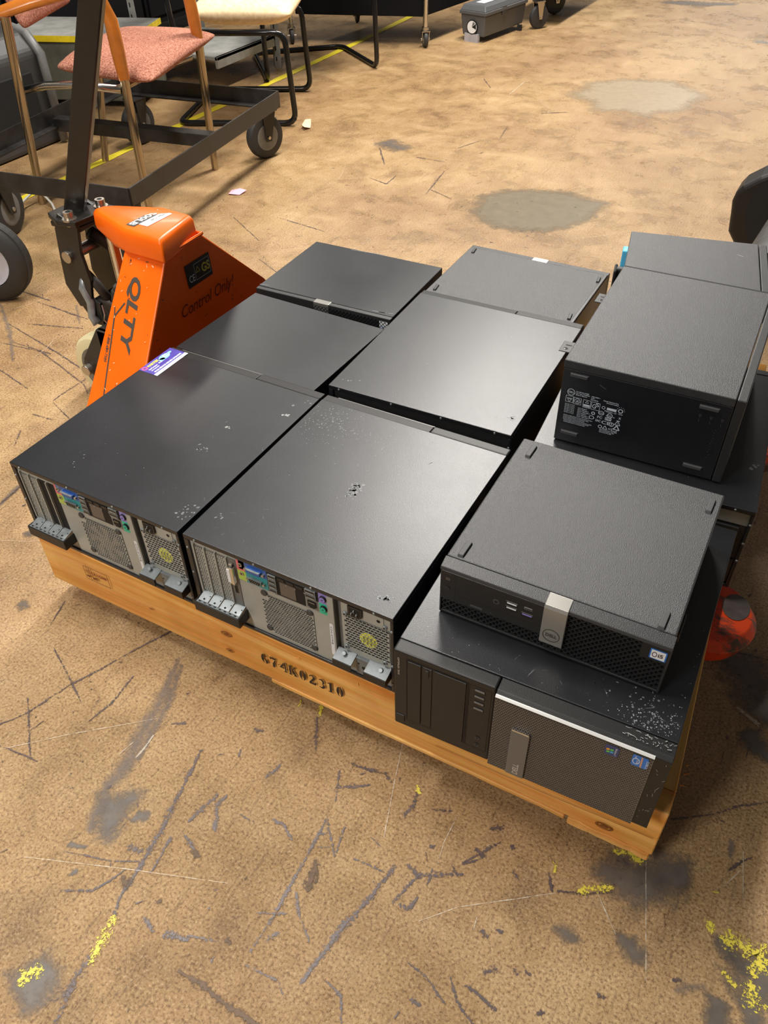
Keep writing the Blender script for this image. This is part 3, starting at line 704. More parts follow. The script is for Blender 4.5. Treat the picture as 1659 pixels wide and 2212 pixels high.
def tower_front(T, fr, full):
    H = TH
    def B(): return MB(fr)
    # left part of the bezel with the drive bays
    b = B(); b.prism([(0, 0, 0), (0, 0, H-.001), (0, .020, H), (0, .020, 0)], (.142, 0, 0)); bz = b.build('bezel', 'plastic', T, bevel=.0025)
    b = B(); b.prism([(.143, .004, 0), (.143, -.003, .004), (.143, -.004, H-.008), (.143, .001, H-.0025), (.143, .020, H-.001), (.143, .020, 0)], (.216, 0, 0))
    hood = b.build('mesh_hood', 'plastic', T, bevel=.001)
    b = B(); b.prism([(.1435, -.0062, H-.0095), (.1435, -.0066, H-.0085), (.1435, -.0046, H-.0058), (.1435, -.0030, H-.0058), (.1435, -.0030, H-.0098)], (.1955, 0, 0))
    b.build('chrome_strip', 'chromestrip' if full else 'silver', T, label='bright chrome strip')
    if not full:
        return
    y = -.0006
    b = B(); b.plate((.1435, -.0058, .004), X, Z, .1955, H-.0155, .00355, .0031, (.00128, .00122), n=8); b.build('mesh_grille', 'mesh', T, kind='stuff', label='bronze-grey perforated mesh')
    b = B(); b.flat((.1435, -.0046, .004), X, Z, .1955, H-.0155); b.build('grille_backing', 'void', T)
    def groove(b, x0, z0, x1, z1, wd=.0009):
        b.line([(x0, y, z0), (x1, y, z0), (x1, y, z1), (x0, y, z1), (x0, y, z0)], wd, -Y)
    b = B(); b.box(.0215, .0405, -.0018, .001, .022, .152); b.build('drive_cover', 'plastic', T, bevel=.0008)
    b = B(); b.box(.0425, .0560, -.0012, .001, .022, .152); od = b.build('optical_drive', 'plastic', T, bevel=.0008)
    b = B(); b.box(.0465, .0520, -.0026, 0, .1345, .148); b.build('eject_button', 'plastic', od, bevel=.0008)
    b = B(); b.disc((.0492, -.0013, .127), X, Z, .0007); b.disc((.0495, -.0013, .121), X, Z, .0011, .0005); b.build('drive_light', 'foot', od)
    b = B(); b.box(.0590, .1035, -.0018, .001, .020, .153); b.build('blank_bay_cover', 'plastic', T, bevel=.0008)
    b = B(); groove(b, .0195, .0195, .1055, .1545); groove(b, .1075, .018, .137, .154, .0005); b.build('bay_seam', 'void', T)
    for k in range(4):
        z = .146 - k * .0128
        b = B(); b.box(.1145, .1290, -.0004, .006, z-.0032, z+.0032, 1); b.box(.1152, .1283, -.0014, .004, z-.0004, z+.0026, 0)
        b.build('usb_port', ['silver', 'void'], T, bevel=.0003)
        b = B(); b.line([(.1095, y, z), (.1115, y, z)], .0006, -Y); b.line([(.1105, y, z-.001), (.1105, y, z+.001)], .0005, -Y); b.build('port_symbol', 'foot', T)
    for z in (.044, .028):
        b = B(); b.disc((.1240, y, z), X, Z, .0034, hole=.55); b.build('audio_ring', 'foot', T); b = B(); b.disc((.1240, y-.0001, z), X, Z, .0018); b.build('audio_socket', 'void', T)
    b = B(); b.box(.0035, .0165, -.0014, .001, .010, .025); b.build('power_button', 'plastic', T, bevel=.002)
    b = B(); b.text('OPTIPLEX 7010', (.0065, y, .152), -Z, X, .0036, width=.036, bold=.00008); b.build('model_print', 'silverprint', T)
    # badge
    b = B(); b.box(.170, .1945, -.0092, -.0045, .0065, .108); bd = b.build('silver_badge', 'silver', T, bevel=.0008, label='brushed silver badge plate')
    b = B(); b.box(.1712, .1933, -.0098, -.0062, .1068, .1094); b.build('badge_cap', 'chrome', bd)
    b = B(); b.text('DELL', (.1865, -.0094, .0115), Z, -X, .0105, width=.0240, bold=.0003); b.build('badge_logo', 'silverprint', bd)
    # stickers
    b = B(); o = Vector((.2835, -.0064, .132)); b.flat(o, X, Z, .0165, .020, 0, .003)
    o2 = o - Y*.0003 + X*.0058 + Z*.0105
    for dx, dz, mi in ((-.0024, .0005, 1), (.0022, .0012, 3), (-.0018, -.0042, 2), (.0026, -.0034, 4)):
        b.add([o2 + X*(dx-.0019)+Z*(dz-.0019), o2+X*(dx+.0019)+Z*(dz-.0012), o2+X*(dx+.0023)+Z*(dz+.0022), o2+X*(dx-.0014)+Z*(dz+.0018)], [(0,1,2,3)], mi)
    b.text('Windows 7', o - Y*.0003 + X*.0118 + Z*.0180, -Z, X, .0034, 5, width=.0155)
    b.build('windows_sticker', ['win', 'worange', 'wgreen', 'wgreen', 'wblue', 'white'], T)
    b = B(); o = Vector((.3155, -.0064, .131)); b.flat(o, X, Z, .0185, .022, 0, .0025)
    b.add([o-Y*.0002+X*.0105+Z*.0005, o-Y*.0002+X*.0125+Z*.0005, o-Y*.0002+X*.0118+Z*.0215, o-Y*.0002+X*.0098+Z*.0215], [(0,1,2,3)], 1)
    b.disc(o - Y*.0003 + X*.0052 + Z*.0100, X, Z, .0042, .0062, hole=.82, mi=2); b.text('inside', o - Y*.0004 + X*.0058 + Z*.0135, -Z, X, .0032, 2, width=.0075)
    b.text('intel', o - Y*.0004 + X*.0030 + Z*.0205, -Z, X, .0036, 2); b.text('CORE i5', o - Y*.0004 + X*.0165 + Z*.0180, -Z, X, .0042, 2, width=.0150)
    b.build('processor_sticker', ['intel', 'tan', 'white'], T)

def tower_rear(T, fr, variant):
    H = TH
    def B(): return MB(fr)
    # steel sheet set back inside the black shell
    b = B(); b.box(.0090, .2625, .0035, .0050, .0065, H-.0085); b.build('rear_plate', 'steel', T)
    b = B(); b.box(.2625, .2735, .0100, .0115, .0065, H-.006); b.box(.2625, .2632, .0035, .0100, .0065, H-.007); b.build('rear_channel', 'greysteel', T)  # set-back groove, its shade put into the colour by a darker steel
    b = B(); b.box(.2735, .3535, .0040, .0055, .0065, H-.0075); b.build('power_supply', 'steel', T)
    b = B(); b.box(.2510, .2625, .0008, .0035, .0075, H-.010); b.build('plate_rib', 'steel', T, bevel=.0008)
    # expansion slots
    for k in range(4):
        x0 = .0165 + k * .0203
        b = B()
        kind = {'A': ['mesh', 'mesh', 'open', 'open'], 'B': ['dark', 'mesh', 'mesh', 'card']}[variant][k]
        if kind in ('mesh', 'dark'):
            b.plate((x0+.0012, .0022, .048), X, Z, .0145, .100, .0036, .0040, (.00125, .00135)); sc = b.build('slot_cover', 'steel', T, kind=None)
            b = B(); b.flat((x0+.0012, .0031, .048), X, Z, .0145, .100); b.build('slot_backing', 'void' if kind == 'dark' else 'mesh', sc)
        elif kind == 'open':
            b.flat((x0+.0012, .0031, .046), X, Z, .0145, .104); b.build('open_slot', 'void', T)
        else:
            b.box(x0+.0008, x0+.0160, .0022, .0036, .046, .150); sc = b.build('slot_cover', 'silver', T)
            b = B(); b.box(x0+.0050, x0+.0135, -.0060, .0022, .104, .138, 0); b.box(x0+.0030, x0+.0090, -.0066, -.0055, .107, .135, 1); b.box(x0+.006, x0+.0115, -.003, .0022, .140, .1435, 2); b.box(x0+.006, x0+.0115, -.003, .0022, .0985, .102, 2)
            b.build('video_socket', ['chrome', 'white', 'brass'], sc, bevel=.0006)
            b = B(); b.box(x0+.0060, x0+.0115, .0008, .0024, .078, .094, 1); b.box(x0+.0050, x0+.0125, .0014, .0024, .077, .095, 0); b.build('display_socket', ['brass', 'void'], sc)
        b = B(); b.box(x0-.0016, x0+.0006, -.0004, .0035, .050, .152 - k*.0005); b.build('slot_divider', 'steel', T)
        b = B(); b.prism([(x0, .0035, .047), (x0, .0035, .0490), (x0, -.0155, .0440), (x0, -.0155, .0420)], (.0188, 0, 0)); tb = b.build('slot_tab', 'zinc', T, bevel=.0004)
        b = B(); b.disc((x0+.0095, -.0118, .0456), X, Y, .0017); b.disc((x0+.0165, -.005, .0474), X, Y, .001); b.build('tab_hole', 'void', tb)
    b = B(); b.box(.0140, .0975, -.0215, -.0190, .0225, .0430); b.box(.0120, .0145, -.0215, .001, .0225, .0430); b.box(.0965, .0990, -.0215, .004, .0225, .0430); b.box(.0140, .0975, -.019, -.0150, .0395, .0415)
    b.build('slot_bracket', 'plastic', T, bevel=.0008)
    b = B(); b.box(.0150, .0960, -.0192, -.0150, .0418, .0428, 0)
    for k in range(8): b.box(.0185+k*.0098, .0225+k*.0098, -.0178, -.0160, .0429, .0433, 1)
    b.build('bracket_strip', ['zinc', 'void'], T)
    # port plate
    b = B(); b.box(.0945, .2560, .0014, .0036, .1125, .1590); io = b.build('port_plate', 'zinc', T, bevel=.0006)
    y = .0010
    def q(b, x0, x1, z0, z1, mi=0): b.flat((x0, y, z0), X, Z, x1-x0, z1-z0, mi)
    b = B(); q(b, .0960, .1100, .1355, .1560, 0); q(b, .1000, .1100, .1390, .1560, 1); q(b, .0960, .1110, .1150, .1355, 2)
    for cx, cz in ((.1035, .1480), (.1035, .1295)):
        b.cyl((cx, y, cz), (cx, y-.0016, cz), .0036, n=16, mi=3); b.disc((cx, y-.0018, cz), X, Z, .0016, mi=4)
    b.build('audio_sockets', ['pink', 'skyb', 'lime', 'brass', 'void'], io)
    b = B(); q(b, .1110, .1500, .1380, .1560); b.prism([(.1180, y, .1425), (.1395, y, .1425), (.1415, y, .1505), (.1160, y, .1505)], (0, -.005, 0), 0)
    b.prism([(.1195, y-.0052, .1490), (.1385, y-.0052, .1490), (.1400, y-.0052, .1505), (.1180, y-.0052, .1505)], (0, -.0008, 0), 1); b.prism([(.1168, y-.004, .1503), (.1412, y-.004, .1503), (.1412, y-.004, .1515), (.1168, y-.004, .1515)], (0, -.0012, 0), 1)
    for cx in (.1135, .1450): b.cyl((cx, y, .1465), (cx, y-.004, .1465), .0025, n=6, mi=2)
    b.build('monitor_socket', ['blue', 'zinc', 'brass'], io)
    b = B(); q(b, .1110, .1500, .1150, .1380); b.prism([(.1190, y, .1215), (.1385, y, .1215), (.1405, y, .1300), (.1170, y, .1300)], (0, -.004, 0), 2); b.prism([(.1200, y-.004, .1225), (.1375, y-.004, .1225), (.1390, y-.004, .1290), (.1185, y-.004, .1290)], (0, -.0004, 0), 3)
    for cx in (.1145, .1440): b.cyl((cx, y, .1258), (cx, y-.004, .1258), .0025, n=6, mi=1)
    for i in range(5): b.disc((.1225+i*.0033, y-.0046, .1272), X, Z, .0006, mi=4)
    for i in range(4): b.disc((.1240+i*.0033, y-.0046, .1245), X, Z, .0006, mi=4)
    b.build('serial_socket', ['teal', 'brass', 'zinc', 'void', 'brass'], io)
    b = B(); q(b, .1500, .2150, .1150, .1560, 0); q(b, .2150, .2380, .1360, .1560, 0)
    for x0, n in ((.1530, 4), (.2170, 2)):
        for k in range(n):
            z = (.1165 if n == 4 else .1380) + k * .0098; x1 = x0 + (.0135 if n == 4 else .0175)
            b.box(x0, x1, y-.0022, y, z, z+.0078, 1); b.box(x0+.001, x1-.001, y-.0024, y, z+.0010, z+.0068, 2); b.box(x0+.002, x1-.002, y-.0026, y, z+.0012, z+.0030, 1)
    for k in range(3): b.box(.1700+k*.0155, .1815+k*.0155, y-.0010, y, .1480, .1530, 2); b.disc((.1840+k*.0155, y-.001, .1440), X, Z, .0012, mi=1)
    b.box(.1720, .1990, y-.0004, y, .1180, .1455, 3)
    b.build('usb_ports', ['void', 'zinc', 'plastic', 'mesh'], io)
    b = B(); q(b, .2170, .2360, .1160, .1360, 0); b.box(.2195, .2335, y-.0012, y, .1205, .1320, 1); b.box(.2225, .2305, y-.0014, y, .1180, .1210, 1); b.box(.2215, .2315, y-.0018, y, .1290, .1300, 2)
    b.build('network_socket', ['silver', 'void', 'brass'], io)
    b = B(); q(b, .2385, .2550, .1365, .1575, 0); q(b, .2385, .2550, .1140, .1365, 1)
    for cz, mi in ((.1475, 0), (.1270, 1)):
        b.cyl((.2465, y, cz), (.2465, y-.003, cz), .0058, .0054, n=20, mi=2); b.cyl((.2465, y-.003, cz), (.2465, y-.0034, cz), .0046, n=20, mi=mi); b.box(.2455, .2475, y-.0037, y-.003, cz-.001, cz+.0005, 2)
        for a in (.6, 1.4, 2.2, 3.8, 5.2): b.disc((.2465+.0028*math.cos(a), y-.0036, cz+.0028*math.sin(a)), X, Z, .0005, mi=2)
    b.build('keyboard_and_mouse_sockets', ['purple', 'green', 'void'], io)
    # case fan grille
    def sk(cx, cz): return (cx < .012 and cz > .073) or (cx > .081 and cz > .078) or (cx < .012 and cz < .008) or (cx > .081 and cz < .008)
    b = B(); b.plate((.1330, .0024, .0150), X, Z, .0920, .0860, .0046, .0043, (.00188, .00172), skip=sk); fg = b.build('fan_grille', 'steel', T)
    b = B(); b.flat((.1330, .0032, .0150), X, Z, .0920, .0860, 0)
    b.disc((.1790, .0030, .0580), X, Z, .0400, mi=1); b.disc((.1790, .0029, .0580), X, Z, .0160, mi=2)
    for i in range(7):
        a = 2*PI*i/7; b.add([Vector((.1790, .0028, .0580)) + X*(r*math.cos(a+t)) + Z*(r*math.sin(a+t)) for r, t in ((.016, 0), (.038, .25), (.038, .75), (.016, .5))], [(0,1,2,3)], 2)
    b.build('fan', ['void', 'void', 'mesh' if variant == 'A' else 'foot'], fg)
    for cx, cz in ((.1385, .1030), (.2190, .1010), (.1390, .0235), (.2205, .0215)):
        b = B(); b.cyl((cx, .0026, cz), (cx, .0010, cz), .0060, .0052, n=18); b.build('fan_plug', 'foot', T)
    b = B(); b.flat((.2535, .0005, .028), X, Z, .0060, .072, 0, .0028); b.text('CN-0YR8', (.2548, .0003, .094), -Z, X, .0042, 1, width=.040); b.build('serial_label', ['white', 'foot'], T)
    # power supply details
    b = B(); b.plate((.2780, .0028, .0610), X, Z, .0730, .0700, .0060, .0052, (.0025, .0021)); pg = b.build('vent_grille', 'steel', T)
    b = B(); b.flat((.2780, .0038, .0610), X, Z, .0730, .0700); b.build('vent_backing', 'void', pg)
    b = B(); b.disc((.3165, .0032, .0935), X, Z, .0145, .0150, n=26, mi=0)
    for i in range(4): b.text('TESTED', (.3080+i*.0058, .0022, .1035 - abs(i-1.5)*.002), -Z, X, .0046, 1, width=.0200 - abs(i-1.5)*.004)
    b.build('round_yellow_sticker', ['yellow', 'void'], pg, label='round yellow sticker behind the vent')
    b = B(); b.prism([(.2860, .0035, .1350), (.3035, .0035, .1350), (.3085, .0035, .1390), (.3085, .0035, .1555), (.2860, .0035, .1555)], (0, -.0030, 0), 0)
    b.prism([(.2890, .0006, .1400), (.2930, .0006, .1375), (.3020, .0006, .1375), (.3055, .0006, .1400), (.3055, .0006, .1520), (.2890, .0006, .1520)], (0, -.0004, 0), 1)
    for dx, dz in ((0, .0045), (-.0040, -.002), (.0040, -.002)): b.box(.2970+dx-.0008, .2970+dx+.0008, -.0022, .0006, .1450+dz-.0022, .1450+dz+.0016, 2)
    b.build('power_socket', ['plastic', 'void', 'zinc'], T, bevel=.0006)
    b = B(); b.box(.3250, .3420, .0030, .0045, .1390, .1540, 0); b.disc((.3340, .0028, .1450), X, Z, .0030, mi=1); b.build('lock_hole', ['steel', 'void'], T)
    def screw(b, cx, cz, r=.0040, yy=.0035): b.cyl((cx, yy, cz), (cx, yy-.0026, cz), r, r*.8, n=10, mi=0); b.disc((cx, yy-.0027, cz), X, Z, r*.45, n=6, mi=1)
    for cx, cz in ((.2795, .0600), (.3440, .1375), (.2800, .1330), (.3430, .0590)):
        b = B(); screw(b, cx, cz); b.build('screw', ['zinc', 'void'], T)
    b = B()
    for x0, x1 in ((.2645, .2960), (.3170, .3535)):
        b.prism([(x0, .0040, .0470), (x0, .0040, .0500), (x0, -.0160, .0440), (x0, -.0160, .0420)], (x1-x0, 0, 0), 0); b.box(x0, x1, -.0172, -.0155, .0290, .0442, 1)
    b.box(.2960, .3170, -.0010, .0040, .0120, .0480, 0); b.disc((.3090, -.0012, .0290), X, Z, .0036, mi=2); b.disc((.3005, -.0012, .0360), X, Z, .0018, mi=2)
    b.box(.2645, .2662, -.0160, .004, .029, .0440, 1); b.box(.3518, .3535, -.0160, .004, .029, .0440, 1)
    b.build('latch_tray', ['tray', 'plastic', 'void'], T, bevel=.0004)
    for cx, cz in ((.2790, .0520), (.3400, .0490)):
        b = B(); b.cyl((cx, -.004, cz-.001), (cx, -.0062, cz+.001), .0036, .003, n=10); b.build('screw', 'zinc', T)
    for cx, cz in ((.0220, H-.0042), (.1300, H-.0042), (.2280, H-.0042), (.3290, H-.0042), (.0045, .1400), (.0045, .0860), (.3563, .1380), (.3563, .0620), (.3563, .0200)):
        b = B(); b.cyl((cx, .0004, cz), (cx, -.0012, cz), .0022, .0016, n=10); b.build('rivet', 'zinc', T)

def tower(name_label, loc, rz, orient, variant='B', detail=True, scale=1.0, wear=None, sealabel=None):
    T = thing('desktop_computer', name_label, 'computer', loc, rz, None)
    root = WM[T.name]; H = TH
    if orient == 'rear': Fr = root; Ff = root @ Matrix.Translation((TW, TD, 0)) @ Matrix.Rotation(PI, 4, 'Z')
    else: Ff = root; Fr = root @ Matrix.Translation((TW, TD, 0)) @ Matrix.Rotation(PI, 4, 'Z')
    # shell, written in the rear frame: open tube of thin painted sheet
    b = MB(Fr); y1 = TD - .0205
    b.box(0, TW, 0, y1, H-.0085, H); b.box(0, .0090, 0, y1, 0, H-.0085); b.box(TW-.0055, TW, 0, y1, 0, H-.0085); b.box(.0090, TW-.0055, 0, y1, 0, .0065)
    cs = b.build('case', 'panel', T, bevel=.0012)
    b = MB(Fr); b.box(.0090, TW-.0055, .0120, .0140, .0065, H-.0085); b.build('inner_wall', 'void', T)
    tower_front(T, Ff, orient == 'front')
    if orient == 'rear' and detail: tower_rear(T, Fr, variant)
    elif orient == 'rear':
        b = MB(Fr); b.box(.009, .3535, .0045, .006, .132, H-.0085); b.build('rear_plate', 'steel' if rz > .05 else 'satin', T)
        b = MB(Fr); b.box(.009, .3535, .0050, .0062, .0065, .132); b.build('lower_rear_plate', 'satin', T)
        b = MB(Fr); b.box(.262, .3435, -.0010, .0045, .0080, .1290); b.box(.262, .352, .0020, .0045, .0080, .060); b.build('power_supply_cover', 'satin', T, bevel=.002)
        for cx in (.022, .13, .228, .329): b = MB(Fr); b.cyl((cx, .0004, H-.0042), (cx, -.0012, H-.0042), .0022, .0016, n=10); b.build('rivet', 'zinc', T)
        for cz in (.139, .100, .062): b = MB(Fr); b.cyl((.3563, .0004, cz), (.3563, -.0012, cz), .0022, .0016, n=10); b.build('rivet', 'zinc', T)
    if wear:
        b = MB(root); rnd = random.Random(wear[0])
        for (kind, cx, cy, sx, sy, n, s0) in wear[1]:
            for i in range(n):
                x = rnd.gauss(cx, sx); y = rnd.gauss(cy, sy); r = s0 * rnd.uniform(.4, 1.3); a = rnd.uniform(0, PI)
                if not (.004 < x < TW-.004 and .023 < y < TD-.024): continue
                k = 6; el = rnd.uniform(.35, 1) if kind != 'line' else .05; a = a if kind != 'line' else rnd.choice((.5, 2.2, 1.2))
                L_ = r * (6 if kind == 'line' else 1)
                pts = [(x + L_*math.cos(t)*math.cos(a)*rnd.uniform(.6, 1.2) - r*el*math.sin(t)*math.sin(a), y + L_*math.cos(t)*math.sin(a)*rnd.uniform(.6, 1.2) + r*el*math.sin(t)*math.cos(a), H+.0002) for t in [2*PI*j/k for j in range(k)]]
                b.add(pts, [tuple(range(k))], 1 if kind in ('scuff', 'line') else 0)
        b.build('dust_and_scuffs', ['dust', 'scuff'], T, kind='stuff')
    return T

# ---------------------------------------------------------------- smaller towers and the compact desktop
def screen_print_label(b, F_o, ux, uz, w_, h_):
    """the white regulatory print: w_ x h_ from the lower left corner F_o"""
    o = Vector(F_o); u = Vector(ux); v = Vector(uz); n = u.cross(v).normalized()*.0002; k = w_/.094
    def P(x, z): return o + u*(x*k) + v*(z*k) + n
    def T(s_, x, z, sz, wd): b.text(s_, P(x, z), ux, uz, sz*k, 0, width=wd*k, bold=.00005)
    def Ln(*pts, t=.0005): b.line([P(*q) for q in pts], t*k, u.cross(v), 0)
    def Bx(x0, z0, x1, z1, t=.0006): Ln((x0, z0), (x1, z0), (x1, z1), (x0, z1), (x0, z0), t=t)
    def Tri(cx, cz, r, t=.0006): Ln(*[(cx + r*math.sin(a), cz + r*math.cos(a)) for a in (0, 2*PI/3, 4*PI/3, 2*PI)], t=t)
    b.disc(P(.0075, .062), ux, uz, .0062*k, hole=.86); T('DELL', .0030, .0603, .005, .009)
    T('Reg Model: D18M', .0155, .0645, .0028, .020); T('Reg Type: D18M001', .0155, .0615, .0028, .022); T('Made in Mexico', .0155, .0585, .0028, .018)
    T('100-240V~', .040, .0620, .0028, .014); T('4.3A', .040, .0590, .0028, .006); T('50-60Hz', .040, .0560, .0028, .012)
    T('Raheen Business Park', .060, .0600, .0028, .024); T('Limerick Ireland', .065, .0570, .0028, .019)
    Bx(.0005, .0430, .0125, .0545); Tri(.0065, .0480, -.0048); T('UA', .0040, .0480, .0035, .005)
    Bx(.0135, .0420, .0255, .0540); b.disc(P(.0195, .0480), ux, uz, .0048*k, hole=.84); T('E', .0175, .0460, .005, .004)
    Bx(.0290, .0420, .0410, .0540); Tri(.0350, .0500, .0030); b.flat(P(.0300, .0428), ux, uz, .010*k, .003*k); T('PRUFZEICHEN', .029, .0395, .0026, .012)
    Bx(.0425, .0400, .0560, .0535); T('G', .0437, .0425, .011, .006); T('S', .0492, .0465, .010, .005)
    b.flat(P(.0675, .0455), ux, uz, .0150*k, .0045*k); T('T35651-13', .0640, .0415, .0036, .019); b.disc(P(.0620, .0480), ux, uz, .0028*k, hole=.7)
    for a in range(7): t = a*PI/6; Ln((.0890+.0052*math.cos(t), .0500+.0052*math.sin(t)), (.0890+.0068*math.cos(t), .0500+.0068*math.sin(t)))
    b.disc(P(.0890, .0490), ux, uz, .0038*k, hole=.68); T('TCO', .0860, .0420, .0028, .007)
    for r in range(6): T('IN 5.01 V 4.3 A', .0005, .0375-r*.0031, .0026, .016); T('OUT 100-240 V', .0220, .0350-r*.0031, .0026, .015 + .003*(r % 3))
    b.disc(P(.0475, .0330), ux, uz, .0030*k, hole=.6); b.disc(P(.0600, .0370), ux, uz, .0048*k, .0038*k, hole=.8); T('CCC', .0567, .0357, .003, .0066)
    b.disc(P(.0740, .0360), ux, uz, .0044*k, hole=.78); T('UL', .0715, .0342, .004, .005); T('c', .0680, .0340, .003, .0018); T('us', .0790, .0335, .003, .003)
    T('X', .0880, .0335, .006, .004); Ln((.0860, .0300), (.0910, .0300), t=.0014)
    b.disc(P(.0460, .0245), ux, uz, .0044*k, .0034*k, hole=.75); T('FC', .0545, .0265, .0062, .008); T('EAC', .0530, .0195, .0062, .008)
    T('CE', .0625, .0180, .0085, .014); Bx(.0680, .0265, .0770, .0315, .0009); T('BS', .0690, .0272, .0042, .007)
    Tri(.0880, .0245, .0052, .0009); T('!', .0875, .0230, .004, .0006); b.disc(P(.0790, .0205), ux, uz, .0040*k, hole=.75); Ln((.0790, .0180), (.0790, .0230), t=.001)
    Tri(.0880, .0155, .0055, .0016); b.disc(P(.0620, .0115), ux, uz, .0032*k, hole=.7); Tri(.0700, .0110, .0042, .0009); T('KC', .0755, .0095, .0045, .004); Bx(.0810, .0090, .0890, .0130, .0009)
    for r in range(6): T('This device complies with part 15 of the rules operation is subject', .0005+.0015*(r > 3), .0165-r*.0026, .0022, .048 - (r % 3)*.006)
    for r in range(3): T('Dell Inc Round Rock Texas 78682', .0620, .0060-r*.0026, .0022, .028 - r*.004)

def feet(T, fr, pts, dirv, ln=.030, wd=.0075, nrm=Z, m='foot'):
    d = Vector(dirv).normalized(); nv = Vector(nrm); s_ = nv.cross(d).normalized()
    for p in pts:
        b = MB(fr); p = Vector(p)
        lo = [p - d*ln/2 - s_*wd/2 - nv*.001, p + d*ln/2 - s_*wd/2 - nv*.001, p + d*ln/2 + s_*wd/2 - nv*.001, p - d*ln/2 + s_*wd/2 - nv*.001]
        k = .86; top = [p + (q + nv*.001 - p)*k + nv*.0035 for q in lo]
        b.hexa(lo, top); b.build('rubber_foot', m, T, bevel=.0008)

def lattice(fr, x0, x1, z0, z1, y, pitch=.0085, r=.0009, skip=None):
    """diagonal crossing bars clipped to a rectangle in the plane y"""
    b = MB(fr); W_ = x1-x0; H_ = z1-z0
    n = int((W_+H_)/pitch) + 1
    for sgn in (1, -1):
        for i in range(n):
            c = i*pitch
            if sgn == 1: a = (max(0, c-H_), min(H_, c)); e = (min(W_, c), max(0, c-W_))
            else: a = (max(0, c-H_), H_-min(H_, c)); e = (min(W_, c), H_-max(0, c-W_))
            A = Vector((x0+a[0], y, z0+a[1])); E_ = Vector((x0+e[0], y, z0+e[1]))
            if (E_-A).length < .003: continue
            d = (E_-A).normalized(); s_ = Y.cross(d)*r
            b.hexa([A-s_, E_-s_, E_+s_, A+s_], [A-s_*.5-Y*.0022, E_-s_*.5-Y*.0022, E_+s_*.5-Y*.0022, A+s_*.5-Y*.0022])
    return b

def small_tower(label, loc, rz, w_, d_, h_, front, feet_top=None, m='panel', badge=True):
    """mini tower lying on its side; front = '-y', '+y', '+x' or 'none' tells where the bezel is"""
    T = thing('mini_tower_computer', label, 'computer', loc, rz)
    R_ = WM[T.name]; t = .015
    x0, x1, y0, y1 = 0, w_, 0, d_
    if front == '-y': y0 = t
    if front == '+y': y1 = d_-t
    if front == '+x': x1 = w_-t
    b = MB(R_); b.box(x0, x1, y0, y1, 0, h_); b.build('case', m, T, bevel=.0015)
    g = .0008
    if front == '-y':
        b = MB(R_); b.box(0, w_, .0025, t-g, 0, h_-.0005); bz = b.build('bezel', 'satin', T, bevel=.0015)
        lt = lattice(R_, .15, w_-.004, .004, h_-.006, .0022); lt.build('front_grille', 'lattice', T, kind='stuff')
        b = MB(R_); b.flat((.15, .0023, .004), X, Z, w_-.154, h_-.010); b.build('grille_backing', 'void', T)
    if front == '+y': b = MB(R_); b.box(0, w_, d_-t+g, d_, 0, h_-.0005); bz = b.build('bezel', 'satin', T, bevel=.0015)
    if front == '+x': b = MB(R_); b.box(w_-t+g, w_, 0, d_, 0, h_-.0003); bz = b.build('bezel', 'satin', T, bevel=.0015)
    return T
# ================================================================ build the scene
floor_build()
pallet()

# front row
A = tower('black tower computer at the left front corner, rear ports out, flyer on its top', (-.3679, .0025, DECK), -.0106, 'rear', 'A',
          wear=(1, [('dust', .334, .326, .003, .002, 7, .0026), ('dust', .262, .248, .004, .0016, 7, .0022), ('scuff', .262, .180, .005, .004, 9, .0030), ('scuff', .345, .045, .008, .010, 26, .0020), ('line', .18, .14, .10, .10, 16, .0009), ('dust', .15, .2, .12, .12, 12, .0008), ('scuff', .06, .055, .04, .02, 6, .0018), ('scuff', .345, .375, .008, .008, 5, .003)]))
b = MB(WM[A.name]); o = Vector((.0005, .3170, TH+.0004))     # the flyer stuck near the far left corner
FX = Vector((0, 1, 0)); FY = Vector((-1, 0, 0))              # its reading direction runs away from the viewer
c0 = o + X*.046
b.flat(c0, FX, FY, .091, .046, 0); zz = Z*.0002
b.flat(c0+zz, FX, FY, .091, .0085, 1)
b.disc(c0+zz+FX*.008+FY*.038, X, Y, .0062, mi=2, hole=.45)
b.text('PARTEK', c0+zz+FX*.016+FY*.034, FX, FY, .009, 3, width=.030, bold=.0004)
b.text('Used Computers', c0+zz+FX*.008+FY*.0255, FX, FY, .005, 1, width=.024, bold=.0003); b.text('& Repair', c0+zz+FX*.036+FY*.0262, FX, FY, .005, 1, width=.012, bold=.0003)
b.text('new computers', c0+zz+FX*.008+FY*.0200, FX, FY, .004, 1, width=.022, bold=.0003)
b.text('SALES SERVICE REPAIRS UPGRADES', c0+zz+FX*.008+FY*.0115, FX, FY, .0055, 1, width=.077, bold=.0003)
b.text('1-800 open daily 9 to 6', c0+zz*2+FX*.014+FY*.0028, FX, FY, .0040, 0, width=.062)
for dx, dy, rx, ry, mi in ((.060, .034, .014, .008, 4), (.066, .035, .009, .0045, 1), (.066, .0352, .006, .0025, 4), (.050, .031, .007, .005, 4), (.076, .036, .006, .003, 4)):
    b.disc(c0 + zz*(1 + (mi == 1)*.5 + (rx == .006)*.9) + FX*dx + FY*dy, FX, FY, rx, ry, mi=mi)
b.build('advertising_flyer', ['sticker_blue', 'white', 'stickpink', 'stickyellow', 'stickcyan'], A, label='blue and white printed flyer')

